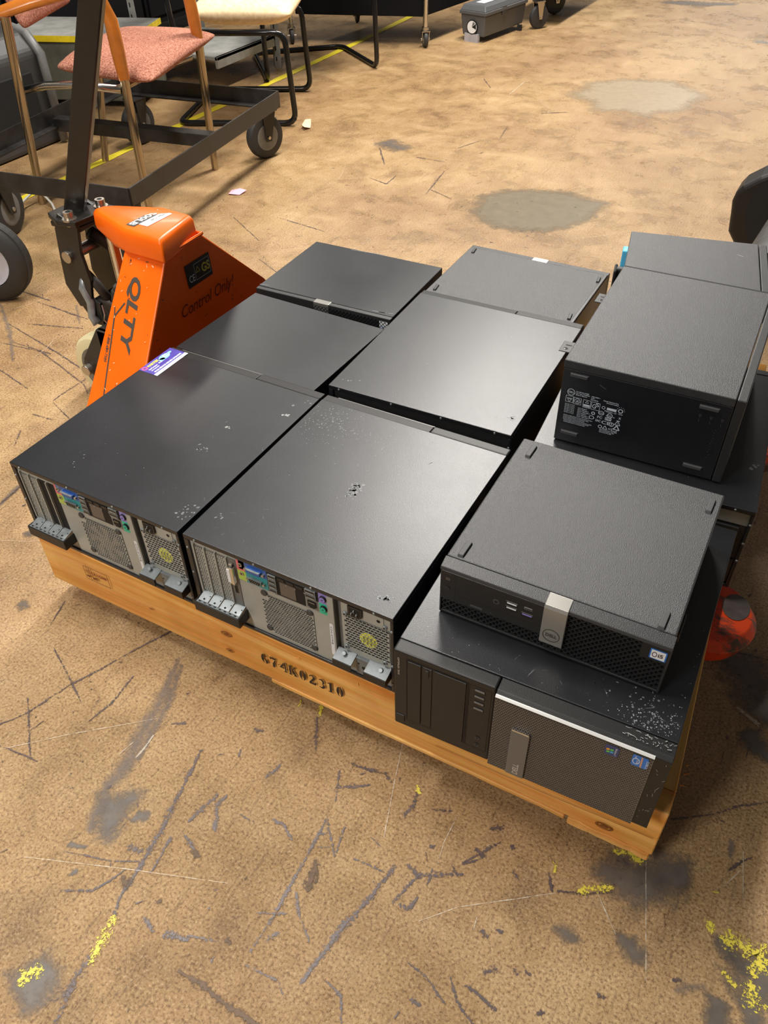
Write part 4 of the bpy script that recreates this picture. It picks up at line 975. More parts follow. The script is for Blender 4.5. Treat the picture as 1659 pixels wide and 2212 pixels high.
Bt = tower('black tower computer in the front row middle, rear ports out, white dust specks on top', (0, 0, DECK), 0, 'rear', 'B',
          wear=(2, [('dust', .05, .350, .035, .030, 260, .0008), ('dust', .12, .33, .05, .035, 90, .0007), ('scuff', .179, .206, .005, .009, 60, .0026), ('dust', .176, .21, .003, .006, 16, .0013), ('scuff', .332, .024, .006, .005, 50, .0022), ('line', .06, .06, .05, .05, 14, .0009), ('line', .25, .33, .08, .04, 16, .0008), ('scuff', .03, .05, .004, .006, 4, .003), ('dust', .2, .25, .1, .1, 50, .0005)]))
Ct = tower('black tower computer lying flat at the right front corner with silver-trimmed mesh front', (.3821, -.0432, DECK+.001), .032, 'front', scale=1.0,
          wear=(3, [('dust', .328, .030, .022, .012, 130, .0008), ('scuff', .330, .040, .022, .020, 150, .0014), ('dust', .10, .04, .12, .02, 50, .0006), ('line', .22, .045, .08, .01, 10, .0012), ('dust', .352, .10, .003, .06, 20, .0008)]))
b = MB(WM[Ct.name]); rnd = random.Random(11)                # chalky scratches on its worn right-hand bezel
for i in range(46):
    x = rnd.uniform(.300, .356); z = TH+.0001 - .0012 if x < .342 else TH+.0002; y = rnd.uniform(.004, .017); a = rnd.uniform(0, PI); ln = rnd.uniform(.001, .006)
    if y < .004: continue
    b.line([(x, y, z+.0006), (x+ln*math.cos(a), y+ln*.5*math.sin(a), z+.0006)], rnd.uniform(.0003, .0009), Z)
for i in range(14):
    x = rnd.uniform(.343, .356); z = rnd.uniform(.02, .155); a = rnd.uniform(.8, 2.2); ln = rnd.uniform(.002, .008)
    b.line([(x, -.0045, z), (min(.3585, x+ln*math.cos(a)), -.0045, z+ln*math.sin(a))], .0004, -Y)
b.build('bezel_scratches', 'dust', Ct, kind='stuff')
# second row
Et = tower('black tower computer lying flat behind the dust-speckled one, its top catching the lamp glare', (-.0143, .4417, DECK), .024, 'rear', detail=False,
          wear=(4, [('dust', .015, .025, .010, .004, 5, .0022), ('scuff', .335, .045, .010, .006, 6, .0045), ('line', .1, .2, .09, .12, 12, .0006), ('scuff', .04, .02, .02, .01, 6, .0018), ('dust', .2, .2, .1, .1, 14, .0005)]))
Ft = tower('black tower computer lying flat under the printed-label computer, corner and rivets showing at right', (.388, .409, DECK+.002), .08, 'rear', detail=False,
          wear=(5, [('scuff', .345, .11, .004, .004, 5, .0035), ('dust', .3, .05, .04, .03, 10, .0006)]))
Dt = small_tower('plain black computer lying flat behind the one with the flyer, beside the jack', (-.372, .436, DECK), -.035, .333, .262, .153, 'none', m='panel')
Gt = small_tower('black computer at the back left showing a strip of vented front with silver tab', (-.373, .712, DECK+.002), .025, .337, .268, .153, '-y', m='panel')
R_ = WM[Gt.name]
b = MB(R_); b.box(.150, .188, .0008, .0165, .010, .1532); b.build('silver_badge', 'silverbadge', Gt, bevel=.001)
b = MB(R_); b.flat((.312, .0006, .116), X, Z, .020, .030, 0); b.text('i5', (.315, .0004, .126), X, Z, .012, 1); b.build('processor_sticker', ['white', 'intel'], Gt)
b = MB(R_)
for i, (x, y, l) in enumerate(((.285, .020, .030), (.30, .021, .018), (.322, .024, .010), (.10, .262, .04), (.14, .2655, .05), (.0, .02, .02))): b.line([(x, y, .1533), (x+l, y+.003, .1533)], .0022, Z)
b.build('edge_wear', 'scuff', Gt, kind='stuff')
Jt = small_tower('grey-black computer lying flat at the back middle, four small rubber feet up', (-.030, .872, DECK), .006, .338, .264, .153, '+y', m='panel2')
R_ = WM[Jt.name]
feet(Jt, R_, [(.016, .232, .153), (.325, .216, .153), (.322, .030, .153), (.016, .024, .153)], (-.12, 1, 0), .026, .0075, m='plastic')
b = MB(R_); b.box(.155, .193, .2485, .2648, .12, .1532); b.build('silver_badge', 'silverbadge', Jt, bevel=.001)
b = MB(R_); b.box(.3300, .3370, .004, .246, .1515, .1552); b.build('side_rail', 'panel', Jt, bevel=.001)
# stacked on top: compact desktop with lattice front
ST = thing('compact_desktop_computer', 'grey-black compact desktop with lattice front stacked on the mesh-front tower', 'computer', (.4069, .0388, .1752), .0119)
R_ = WM[ST.name]; SW, SD, SH = .294, .294, .0925
b = MB(R_); b.box(.001, SW-.001, .018, SD, 0, SH); b.build('case', 'panel2', ST, bevel=.0022)
b = MB(R_)   # bezel: bevelled top lip and frame round the lattice
b.prism([(0, 0, SH-.0105), (0, .0020, SH-.0060), (0, .0175, SH-.0012), (0, .0175, SH-.0105)], (SW, 0, 0))
b.box(0, SW, .003, .0175, 0, .0035); b.box(0, .0025, .0022, .0175, 0, SH-.0105); b.box(SW-.0030, SW, .0022, .0175, 0, SH-.0105)
b.build('bezel', 'satin', ST, bevel=.0008)
b = MB(R_); b.flat((.002, .0085, .003), X, Z, SW-.004, SH-.012); b.build('grille_backing', 'void', ST)
lattice(R_, .0025, SW-.003, .0035, SH-.0105, .0062, .0088, .00115).build('lattice_grille', 'lattice', ST, kind='stuff')
b = MB(R_); b.box(.0025, .1400, -.0004, .012, .0300, SH-.0105); b.build('drive_panel', 'plastic', ST, bevel=.001)
b = MB(R_); b.line([(.0225, -.0005, .031), (.0225, -.0005, SH-.012)], .0006, -Y); b.line([(.0225, -.0005, .0445), (.1395, -.0005, .0445)], .0006, -Y); b.build('panel_seam', 'void', ST)
b = MB(R_); b.box(.045, .062, -.0012, 0, .0345, .0375); b.disc((.073, -.0006, .0355), X, Z, .0013); b.build('eject_button', 'foot', ST)
b = MB(R_); b.cyl((.0110, 0, .052), (.0110, -.001, .052), .0045, n=20); b.disc((.0110, -.0012, .052), X, Z, .0028, hole=.7, mi=1); b.build('power_button', ['plastic', 'foot'], ST)
b = MB(R_); b.text('OPTIPLEX', (.0060, -.0006, .078), X, Z, .003, width=.011); b.flat((.009, -.0006, .067), X, Z, .006, .005); b.build('model_print', 'greyprint', ST)
b = MB(R_); b.cyl((.0790, 0, .060), (.0790, -.0008, .060), .0044, n=18, mi=0); b.disc((.0790, -.0010, .060), X, Z, .0022, mi=1); b.build('audio_socket', ['foot', 'void'], ST)
for x0, z0, mi in ((.0920, .0655, 'white'), (.0920, .0570, 'white'), (.1130, .0555, 'purple')):
    b = MB(R_); b.box(x0, x0+.0150, -.0008, .003, z0-.0035, z0+.0035, 0); b.box(x0+.0012, x0+.0138, -.0012, .003, z0-.0001, z0+.0018, 1); b.box(x0, x0+.015, -.001, .003, z0+.0030, z0+.0038, 2)
    b.build('usb_port', ['void', mi, 'silver'], ST)
b = MB(R_); b.box(.1155, .1265, -.0010, .003, .0655, .0700, 0); b.box(.1165, .1255, -.0013, .003, .0668, .0686, 1); b.build('usb_c_port', ['silver', 'void'], ST, bevel=.0008)
b = MB(R_); b.prism([(.1400, -.0022, .0195), (.1400, -.0022, SH-.0098), (.1400, .0004, SH-.0050), (.1400, .0172, SH-.0004), (.1400, .0172, SH-.006), (.1400, .004, .0195)], (.0300, 0, 0))
bd = b.build('silver_badge', 'silverbadge', ST, bevel=.0008, label='wide silver badge folded over the top edge')
b = MB(R_); b.disc((.1545, -.0026, .0370), X, Z, .0112, n=30, hole=.90); b.text('DELL', (.1545, -.0026, .0345), X, Z, .0072, 0, 'CENTER', width=.0150, bold=.0003); b.build('badge_logo', 'greyprint', bd)
b = MB(R_); b.box(.2600, SW-.003, .0022, .0062, .0545, SH-.0110); b.build('sticker_plate', 'plastic', ST)
b = MB(R_); b.flat((.2705, .0019, .0585), X, Z, .0195, .0175, 0, .0012); b.flat((.2720, .0017, .0598), X, Z, .0165, .0145, 1)
b.disc((.2762, .0015, .0668), X, Z, .0030, .0046, hole=.7, mi=2); b.text('i5', (.2800, .0015, .0640), X, Z, .0085, 2, width=.006, bold=.0003); b.build('processor_sticker', ['intel', 'white', 'greyprint'], ST)
feet(ST, R_, [(.0225, .266, SH), (.2800, .262, SH), (.0185, .036, SH), (.2740, .034, SH)], (.03, 1, 0), .031, .0085)
b = MB(R_); b.box(SW-.001, SW+.0020, .042, .078, .055, .070); b.build('side_latch', 'satin', ST, bevel=.001)
b = MB(R_); b.box(-.0012, .001, .02, .29, SH-.016, SH-.0145); b.build('cover_seam', 'void', ST)
# stacked on top: mini tower with its printed base towards the viewer
TT = thing('mini_tower_computer', 'grey-black mini tower lying on another, its printed base plate facing the viewer', 'computer', (.4110, .4705, .1768), .0331)
R_ = WM[TT.name]; W2, D2, H2 = .272, .356, .153
b = MB(R_); b.box(.0008, W2-.0150, .0010, D2, 0, H2-.0155); b.build('case', 'panel', TT, bevel=.001)
b = MB(R_); b.box(0, W2-.0148, 0, D2, H2-.0150, H2); b.build('side_cover', 'panel2', TT, bevel=.0016, label='textured dark grey side cover')
b = MB(R_); b.box(W2-.0140, W2, -.0005, D2, 0, H2-.0005); b.build('bezel', 'satin', TT, bevel=.0018)
b = MB(R_); b.box(.001, W2-.016, D2-.0035, D2+.0004, H2-.004, H2+.0002); b.build('cover_seam', 'void', TT)
feet(TT, R_, [(.0270, .0010, .1290), (.2250, .0010, .1275), (.0255, .0010, .0190), (.2250, .0010, .0170)], X, .031, .0065, -Y, 'foot')
b = MB(R_); b.flat((.0095, .0008, .034), X, Z, .097, .068); b.build('label_panel', 'labelblack', TT)
b = MB(R_); screen_print_label(b, (.0105, .0006, .0350), X, Z, .094, .068); b.build('regulatory_print', 'whitetext', TT, label='fine white regulatory print with logos')
b = MB(R_)
for x in (.213, .229, .245): b.line([(x, .0008, .113), (x+.0035, .0008, .113), (x+.0018, .0008, .108), (x, .0008, .113)], .0008, -Y); b.line([(x+.001, .0008, .105), (x+.002, .0008, .100)], .0006, -Y)
for i in range(12): b.disc((.240 + .001*(i % 3), .0008, .035+i*.0052), X, Z, .0007)
b.line([(.060, .0008, .122), (.071, .0008, .1165)], .0016, -Y)
b.build('base_markings', 'foot', TT)
for ty, tl in ((.075, .030), (.262, .024)):
    b = MB(R_); y0 = ty; x0 = -tl; zt = H2-.034
    b.box(x0, .002, y0, y0+.034, zt, zt+.0016, 0); b.disc((x0+.009, y0+.010, zt+.0018), X, Y, .0040, .0036, mi=1); b.flat((x0+.006, y0+.020, zt+.0018), X, Y, .010, .003, 1); b.disc((x0+.0075, y0+.0085, zt+.0019), X, Y, .0014, mi=2)
    b.build('lock_tab', ['plastic', 'void', 'silver'], TT, bevel=.0006)
# upright mini tower at the back right
HT = thing('mini_tower_computer', 'black mini tower standing upright at the back right corner of the pallet', 'computer', (.3960, .8430, DECK), .20)
R_ = WM[HT.name]
b = MB(R_); b.box(0, .2460, 0, .210, 0, .2940); b.build('case', 'panel2', HT, bevel=.0015)
b = MB(R_); b.box(.2472, .2620, 0, .210, 0, .2935); b.build('bezel', 'satin', HT, bevel=.0015)
b = MB(R_); b.box(-.0160, .002, .070, .084, .225, .275); b.box(-.0185, -.0120, .060, .094, .225, .275); b.build('rear_handle', 'plastic', HT, bevel=.004)
b = MB(R_); b.box(-.0095, .002, .1200, .1450, .255, .290); b.build('blue_socket_cover', 'cyan', HT, bevel=.002)
b = MB(R_); b.line([(.206, .150, .2944), (.217, .144, .2944)], .0014, Z); b.build('scratch', 'dust', HT)

# ---------------------------------------------------------------- pallet jack
JL = (-.40, .604, G); JR = .050
J = thing('pallet_jack', 'orange hand pallet jack with black handle, its forks under the pallet', 'pallet jack', JL, JR)
R_ = WM[J.name]
gz = -G
# forks
for k, cy in enumerate((-.262, .262)):
    b = MB(R_); n = 14
    cy += .012; pts = [(-.02, cy-.080), (1.12, cy-.080)] + [(1.12 + .078*math.sin(PI*i/n), cy - .080*math.cos(PI*i/n)) for i in range(1, n)] + [(1.12, cy+.080), (-.02, cy+.080)]
    m_ = len(pts); lo = [(x, y, .068) for x, y in pts]; cx_, cy_ = .6, cy
    vs = [(x - (.010 if x > 1.12 else 0), y, .083) for x, y in pts] + [(x, y, .108) for x, y in pts] + [(x - (.012 if x > 1.12 else 0), cy + (y-cy)*.90, .126) for x, y in pts]
    b.add(vs, [tuple(range(m_-1, -1, -1)), tuple(range(2*m_, 3*m_))] + [(i, (i+1) % m_, (i+1) % m_ + m_, i+m_) for i in range(m_)] + [(i+m_, (i+1) % m_ + m_, (i+1) % m_ + 2*m_, i+2*m_) for i in range(m_)])
    f = b.build('fork', 'worn_orange', J, bevel=.002)
    b = MB(R_); b.cyl((1.02, cy-.03, .041), (1.02, cy+.03, .041), .040, n=24); b.build('load_roller', 'cream', f)
    b = MB(R_); b.disc((1.158, cy+.02, .1272), X, Y, .022, .030, n=16); b.build('worn_spot', 'scuffed_red', f)
def W(x, y, z): return (x, y, z)      # jack parts from here are written in pallet coordinates
plt = [(-.433, .300, -.045), (-.433, .950, -.045), (-.443, .836, .114), (-.455, .656, .292), (-.455, .546, .289), (-.443, .420, .115)]
b = MB(); b.prism(plt, (-.010, 0, -.001)); b.build('face_plate', 'orange', J, bevel=.003)
b = MB(); b.prism([(-.455, .544, .291), (-.443, .417, .115), (-.433, .298, -.045), (-.578, .300, -.045), (-.563, .546, .292)], (0, .008, -.004)); sd = b.build('side_plate', 'orange', J, bevel=.003)
b = MB(); b.prism([(-.455, .658, .291), (-.443, .838, .115), (-.433, .952, -.045), (-.578, .952, -.045), (-.563, .658, .292)], (0, -.008, -.004)); b.build('side_plate', 'orange', J, bevel=.003)
# hooded head casting
top = [(-.440, .522), (-.462, .655), (-.545, .662), (-.650, .612), (-.672, .598), (-.678, .580), (-.660, .566), (-.600, .548), (-.545, .527)]
b = MB(); n = len(top); cx_, cy_ = -.545, .597
lev = [(.283, 1.0), (.302, 1.0), (.322, .985), (.331, .93), (.333, .85)]
vs = []
for z, k in lev: vs += [(cx_ + (x-cx_)*k, cy_ + (y-cy_)*k, z + (.004 if x < -.6 else 0)*(z > .3) + (.014 if x < -.64 and z < .29 else 0)) for x, y in top]
fs = [tuple(range(n-1, -1, -1)), tuple(range((len(lev)-1)*n, len(lev)*n))]
for q in range(len(lev)-1): fs += [(q*n+i, q*n+(i+1) % n, (q+1)*n+(i+1) % n, (q+1)*n+i) for i in range(n)]
b.add(vs, fs); b.build('head', 'orange', J, bevel=.007, seg=3, smooth='angle')
b = MB(); b.tube([(-.453, .546, .290), (-.452, .600, .292), (-.453, .658, .292), (-.56, .658, .292), (-.563, .547, .292)], .004, 8, closed=True); b.build('weld_bead', 'orange', J)
# prints on the jack
nS = (Vector((-.443, .420, .115)) - Vector((-.455, .546, .289))).normalized(); pS = nS.cross(X).normalized()
pS = pS if pS.dot(-Y) > 0 else -pS
def SP(u, t): # u: 0 top .. 1 down the plate, t: along x from the front edge to the rear
    a = Vector((-.455, .544, .291)); c = Vector((-.437, .356, .030)); e = Vector((-.563, .546, .292)); f_ = Vector((-.576, .356, .030))
    return (a.lerp(c, u)).lerp(e.lerp(f_, u), t) + pS*.0014
dn = nS
b = MB(); b.text('QLTY', SP(.17, .68), dn, X, .040, 0, width=.160, bold=.0014, shear=.2)
b.line([SP(.36, .70), SP(.46, .86), SP(.64, .80), SP(1.0, .70)], .0036, pS); b.line([SP(.46, .86), SP(.40, .90)], .0026, pS)
b.text('1-888-689-7589', SP(.58, .90), dn, X, .0095, 0, width=.058, bold=.0002); b.build('side_lettering', 'greyprint', sd, label='grey slanted lettering and phone number')
fu = Vector((-.067, 0, .998)).normalized(); fn = Y.cross(fu).normalized(); fn = fn if fn.x > 0 else -fn
def FP(y, z): x = -.455 + (.289-z)*.068; return Vector((x, y, z)) + fn*.0016
b = MB(); o = FP(.584, .199); b.flat(o, Y, fu, .082, .050, 0); zz = fn*.0003
b.text('CE', o+zz+Y*.006+fu*.010, Y, fu, .021, 1, width=.018); b.line([o+zz+Y*.028+fu*.009, o+zz+Y*.078+fu*.009, o+zz+Y*.078+fu*.043, o+zz+Y*.028+fu*.043, o+zz+Y*.028+fu*.009], .0007, fn, 1)
b.line([o+zz+Y*.031+fu*.024, o+zz+Y*.044+fu*.024, o+zz+Y*.0375+fu*.036, o+zz+Y*.031+fu*.024], .0012, fn, 2); b.flat(o+zz*.5+Y*.029+fu*.010, Y, fu, .018, .011, 3)
b.text('GS', o+zz+Y*.050+fu*.017, Y, fu, .026, 2, width=.027, bold=.0008); b.build('warning_label', ['label_dark', 'whitetext', 'dullyellow', 'label_dark'], J)
b = MB(); b.text('Control Only!', FP(.540, .150), (Y - fu*.02).normalized(), fu, .036, 0, width=.185, shear=.4); b.build('handwriting', 'pen', J, label='faint handwriting in dark marker')
b = MB(); o = Vector((-.5500, .642, .3338)); u = (-Y - X*.05).normalized(); v = Z.cross(u)
b.flat(o, u, v, .092, .022, 0); b.text('5500LB', o+u*.003+v*.0035+Z*.0004, u, v, .021, 1, width=.085, bold=.0006); b.flat(o+v*.0225+u*.004+Z*.0001, u, v, .074, .024, 1); b.text('Max. Cap.', o+v*.030+u*.014+Z*.0005, u, v, .009, 0, width=.040)
b.build('capacity_sticker', ['label_dark', 'white'], J, label='black and white capacity sticker')
# chips in the enamel
b = MB(); rnd = random.Random(21)
for i in range(60):
    if i < 26: p = FP(rnd.uniform(.45, .78), rnd.uniform(.08, .27)); nn = fn; mi = 0
    else: p = SP(rnd.uniform(.05, .98), rnd.uniform(.05, .95)); nn = pS; mi = 1 if rnd.random() < .5 else 0
    if i < 26 and abs(p.y-.615) > .06 + (.286-p.z)*.85: continue
    d = Vector((rnd.gauss(0, 1), rnd.gauss(0, 1), rnd.gauss(0, 1))); d = (d - nn*d.dot(nn)).normalized(); b.line([p, p+d*rnd.uniform(.001, .007)], rnd.uniform(.0007, .002), nn, mi)
b.build('enamel_chips', ['jackcast', 'paper'], J, kind='stuff')
# pump, piston, yoke, linkage
b = MB(); b.cyl((-.652, .592, .145), (-.652, .592, .300), .0125, n=24); b.build('piston_rod', 'chrome', J, label='polished piston rod')
b = MB(); b.cyl((-.655, .592, .120), (-.655, .592, .150), .034, .028, n=8); b.cyl((-.655, .592, .150), (-.655, .592, .158), .022, n=20); b.build('gland_nut', 'jackcast', J, bevel=.002)
b = MB(); b.prism([(-.725, .560, .02), (-.600, .560, .02), (-.600, .560, .105), (-.640, .560, .125), (-.725, .560, .125)], (0, .095, 0)); b.cyl((-.655, .598, .02), (-.655, .598, .125), .045, n=24); b.build('pump_body', 'jackcast', J, bevel=.005)
b = MB(); b.tube([(-.700, .640, .12), (-.725, .655, .17), (-.720, .64, .22), (-.735, .61, .26)], .014, 10); b.tube([(-.69, .575, .12), (-.705, .565, .16), (-.735, .562, .19)], .011, 10); b.build('pump_arch', 'jackcast', J, smooth=True)
b = MB()
for yy in (.548, .632): b.prism([(-.752, yy, .322), (-.700, yy, .300), (-.712, yy, .240), (-.705, yy, .175), (-.722, yy, .110), (-.762, yy, .100), (-.790, yy, .150), (-.782, yy, .220), (-.772, yy, .285)], (0, .009, 0))
b.build('handle_yoke', 'jackblack', J, bevel=.002)
b = MB(); b.box(-.785, -.700, .552, .636, .286, .298); b.build('yoke_bridge', 'jackblack', J, bevel=.003)
b = MB(); b.cyl((-.752, .540, .225), (-.752, .648, .225), .0135, n=20); b.build('pivot_pin', 'brass', J, bevel=.001)
b = MB(); b.prism([(-.7450, .5350, .300), (-.6950, .5420, .303), (-.6800, .650, .303), (-.790, .650, .300), (-.7950, .560, .300)], (0, 0, .012)); b.build('handle_foot', 'jackblack', J, bevel=.002)
for bx, by in ((-.7200, .5520), (-.7080, .6350)):
    b = MB(); b.cyl((bx, by, .300), (bx, by, .330), .0105, n=18); b.disc((bx, by, .3303), X, Y, .0060, n=6, mi=1); b.cyl((bx, by, .312), (bx, by, .316), .0155, n=20); b.build('cap_bolt', ['brass', 'void'], J)
b = MB(); hb = Vector((-.757, .600, .300)); ht = Vector((-.560, .600, .722)); d = (ht-hb).normalized(); ht = hb + d*1.12
u = Vector((.50, -.86, 0)); u = (u - d*u.dot(d)).normalized(); v = d.cross(u)
a_, c_ = .0160, .0210
def ring(p): return [p + u*a_ + v*c_, p + u*a_ - v*c_, p - u*a_ - v*c_, p - u*a_ + v*c_]
r0, r1 = ring(hb), ring(ht - d*.02); b.add(r0 + r1, [(0,1,2,3), (7,6,5,4), (0,4,5,1), (1,5,6,2), (2,6,7,3), (3,7,4,0)])
hd = b.build('handle', 'jackblack', J, bevel=.0035, seg=3)
b = MB(); pth = [ht, ht + v*.10 + d*.03, ht + v*.13 + d*.10, ht + v*.09 + d*.17, ht - v*.09 + d*.17, ht - v*.13 + d*.10, ht - v*.10 + d*.03]; b.tube(pth, .012, 10, closed=True); b.build('grip_loop', 'jackblack', hd, smooth=True)
b = MB(); b.tube([(-.728, .560, .185), (-.735, .552, .150), (-.722, .548, .120), (-.728, .545, .085), (-.715, .545, .070)], [.011, .013, .010, .009, .012], 10, flat=.7); b.build('release_lever', 'zinc', J, smooth=True, label='bright cast release lever')
b = MB(); b.prism([(-.760, .553, .130), (-.700, .553, .120), (-.705, .553, .060), (-.735, .553, .060), (-.765, .553, .105)], (0, .012, 0)); b.build('lever_bracket', 'jackblack', J, bevel=.002)
b = MB(); b.tube([(-.690, .550, .120), (-.684, .545, .100), (-.690, .545, .085), (-.680, .548, .070)], .0022, 8); b.cyl((-.665, .542, .068), (-.665, .556, .068), .009, n=16); b.build('control_rod', 'brass', J)
# steering fork and wheels
b = MB(); b.prism([(-.700, .520, .070), (-.620, .520, .070), (-.640, .520, -.020), (-.745, .520, -.075), (-.778, .520, -.050), (-.770, .520, -.025)], (0, .014, 0))
b.prism([(-.700, .640, .070), (-.620, .640, .070), (-.640, .640, -.020), (-.745, .640, -.075), (-.778, .640, -.050), (-.770, .640, -.025)], (0, .014, 0)); b.box(-.70, -.63, .520, .654, .02, .07)
b.build('steering_fork', 'jackcast', J, bevel=.003)
b = MB(); b.cyl((-.758, .505, -.050), (-.758, .660, -.050), .0135, n=20); b.build('axle_pin', 'brass', J, bevel=.0015)
for yy in (.538, .590):
    b = MB(); b.lathe((-.742, yy, G+.088), Y, [(.070, 0), (.082, .003), (.088, .010), (.088, .036), (.082, .043), (.070, .046)], 36); wl = b.build('steer_wheel', 'cream', J, smooth='angle')
    b = MB(); b.lathe((-.742, yy-.001, G+.088), Y, [(.030, 0), (.060, 0), (.062, .048), (.030, .048)], 28); b.build('wheel_hub', 'silver', wl)

# ---------------------------------------------------------------- dolly frame behind the jack
cart_o = Vector((-1.177, 1.175, 0)); e1 = Vector((-.153, .988, 0)).normalized(); e2 = Vector((-.988, -.153, 0)).normalized()
K = thing('steel_dolly', 'black angle-iron dolly frame on rubber casters, a chair standing inside it', 'dolly', (cart_o.x, cart_o.y, G), 0)
ln1, ln2 = 1.055, .74
def fr_box(b, p, d, side, L_, h=.060, zt=.090, t=.006, fl=.040, mi=0):
    """L-section rail from p along d: upright web outside, ledge inside at the bottom"""
    p = Vector(p); d = Vector(d); s_ = Vector(side)
    z0, z1 = zt-h, zt
    def hx(a0, a1, q0, q1, zz0, zz1): b.hexa([p+d*a0+s_*q0+Z*zz0, p+d*a1+s_*q0+Z*zz0, p+d*a1+s_*q1+Z*zz0, p+d*a0+s_*q1+Z*zz0], [p+d*a0+s_*q0+Z*zz1, p+d*a1+s_*q0+Z*zz1, p+d*a1+s_*q1+Z*zz1, p+d*a0+s_*q1+Z*zz1], mi)
    hx(0, L_, 0, t, z0, z1); hx(0, L_, t, fl, z0, z0+t)
P0 = cart_o; P1 = cart_o + e1*ln1; P2 = P1 + e2*ln2; P3 = P0 + e2*ln2
for p, d, s_, L_ in ((P0, e1, e2, ln1), (P1, e2, -e1, ln2), (P3, e1, -e2, ln1), (P0, e2, e1, ln2)):
    b = MB(); fr_box(b, p, d, s_, L_); b.build('side_rail', 'frame_black', K, bevel=.0012)
b = MB(); m0 = P0 + e1*.58 + e2*.02
b.hexa([m0+Z*.018, m0+e2*(ln2-.04)+Z*.018, m0+e2*(ln2-.04)+e1*.05+Z*.018, m0+e1*.05+Z*.018], [m0+Z*.062, m0+e2*(ln2-.04)+Z*.062, m0+e2*(ln2-.04)+e1*.05+Z*.062, m0+e1*.05+Z*.062]); b.build('cross_rail', 'frame_black', K, bevel=.002)
def caster(parent, c, axis, r, wd, top, name='caster', wm='rubber', bm='frame_black', hub='greysteel'):
    c = Vector(c); ax = Vector(axis).normalized(); fwd = ax.cross(Z).normalized()
    b = MB(); b.lathe(c - ax*wd/2, ax, [(r*.80, 0), (r*.94, wd*.08), (r, wd*.35), (r, wd*.65), (r*.94, wd*.92), (r*.80, wd)], 36); w_ = b.build(name + '_wheel', wm, parent, smooth='angle')
    b = MB(); b.lathe(c - ax*(wd/2+.001), ax, [(r*.20, 0), (r*.55, .0), (r*.72, .003), (r*.72, wd-.001), (r*.55, wd+.002), (r*.20, wd+.002)], 28); b.build('hub', hub, w_)
    b = MB(); h = top - c.z
    for s_ in (-1, 1):
        q = c + ax*s_*(wd/2+.006)
        b.prism([q - fwd*r*.16 - Z*r*.18, q + fwd*r*.16 - Z*r*.18, q + fwd*r*.5 + Z*(h-.006), q - fwd*r*.25 + Z*(h-.006)], ax*.004*s_)
    q = c + Z*(h-.006); a_ = wd/2+.012
    b.hexa([q-ax*a_-fwd*r*.35, q+ax*a_-fwd*r*.35, q+ax*a_+fwd*r*.6, q-ax*a_+fwd*r*.6], [v_+Z*.006 for v_ in (q-ax*a_-fwd*r*.35, q+ax*a_-fwd*r*.35, q+ax*a_+fwd*r*.6, q-ax*a_+fwd*r*.6)])
    b.cyl(c - ax*(wd/2+.014), c + ax*(wd/2+.014), .007, n=12, mi=1)
    b.build(name + '_bracket', [bm, 'brass'], parent, bevel=.001)
cr = .082
for p, ax in ((P1 - e1*.055 + e2*.055, e2*.9 + e1*.45), (P2 - e1*.06 - e2*.10, e1*.2 + e2), (P3 + e1*.06 - e2*.06, e2), (P0 + e1*.03 + e2*.05, e2)):
    caster(K, (p.x, p.y, G+cr), ax, cr, .042, .030)
caster(K, (-1.748, 1.150, G+.088), (.95, .30, 0), .088, .045, .030)

# ---------------------------------------------------------------- brown chair with wooden arms
CH = thing('armchair', 'reddish-brown fabric armchair with orange wooden arms and nickel legs, inside the dolly frame', 'chair', (-1.68, 1.67, G), 0)
def taper(b, a, c, r0, r1, flat=1.): b.tube([a, Vector(a).lerp(Vector(c), .5), c], [r0, (r0+r1)/2, r1], 14, flat=flat)
legs = {'front_left': ((-1.443, 1.507, G), (-1.42, 1.494, .292)), 'front_right': ((-1.491, 1.951, G), (-1.46, 1.930, .314)), 'back_left': ((-1.856, 1.39, G), (-1.66, 1.302, .485)), 'back_right': ((-1.956, 1.83, G), (-1.86, 1.88, .485))}
for k, (a, c) in legs.items():
    b = MB(); taper(b, a, c, .0135, .0155); b.build('leg', 'legmetal', CH, smooth='angle')
for a, c, e in (((-1.42, 1.494, .290), (-1.400, 1.470, .46), (-1.415, 1.45, .545)), ((-1.46, 1.930, .312), (-1.450, 1.905, .43), (-1.455, 1.89, .545))):
    b = MB(); b.tube([a, Vector(a).lerp(Vector(c), .5), c, e], [.018, .022, .021, .017], 14, flat=.8); b.build('arm_post', 'woodarm', CH, smooth='angle')
for pth in ([(-1.41, 1.45, .545), (-1.50, 1.42, .538), (-1.60, 1.36, .515), (-1.68, 1.30, .490), (-1.74, 1.26, .455)], [(-1.45, 1.89, .545), (-1.55, 1.90, .540), (-1.66, 1.90, .522), (-1.78, 1.89, .49), (-1.88, 1.88, .46)]):
    b = MB(); b.tube(pth, [.020, .022, .022, .020, .016], 14, flat=.7); b.build('armrest', 'woodarm', CH, smooth='angle')
b = MB(); b.tube([(-1.745, 1.362, .252), (-1.66, 1.385, .272), (-1.56, 1.43, .275), (-1.43, 1.48, .262)], .0125, 12); b.build('side_rail', 'polished', CH, smooth=True)
b = MB(); b.tube([(-1.47, 1.51, .252), (-1.52, 1.72, .245), (-1.51, 1.93, .252)], .0125, 12); b.build('front_rail', 'legmetal', CH, smooth=True)
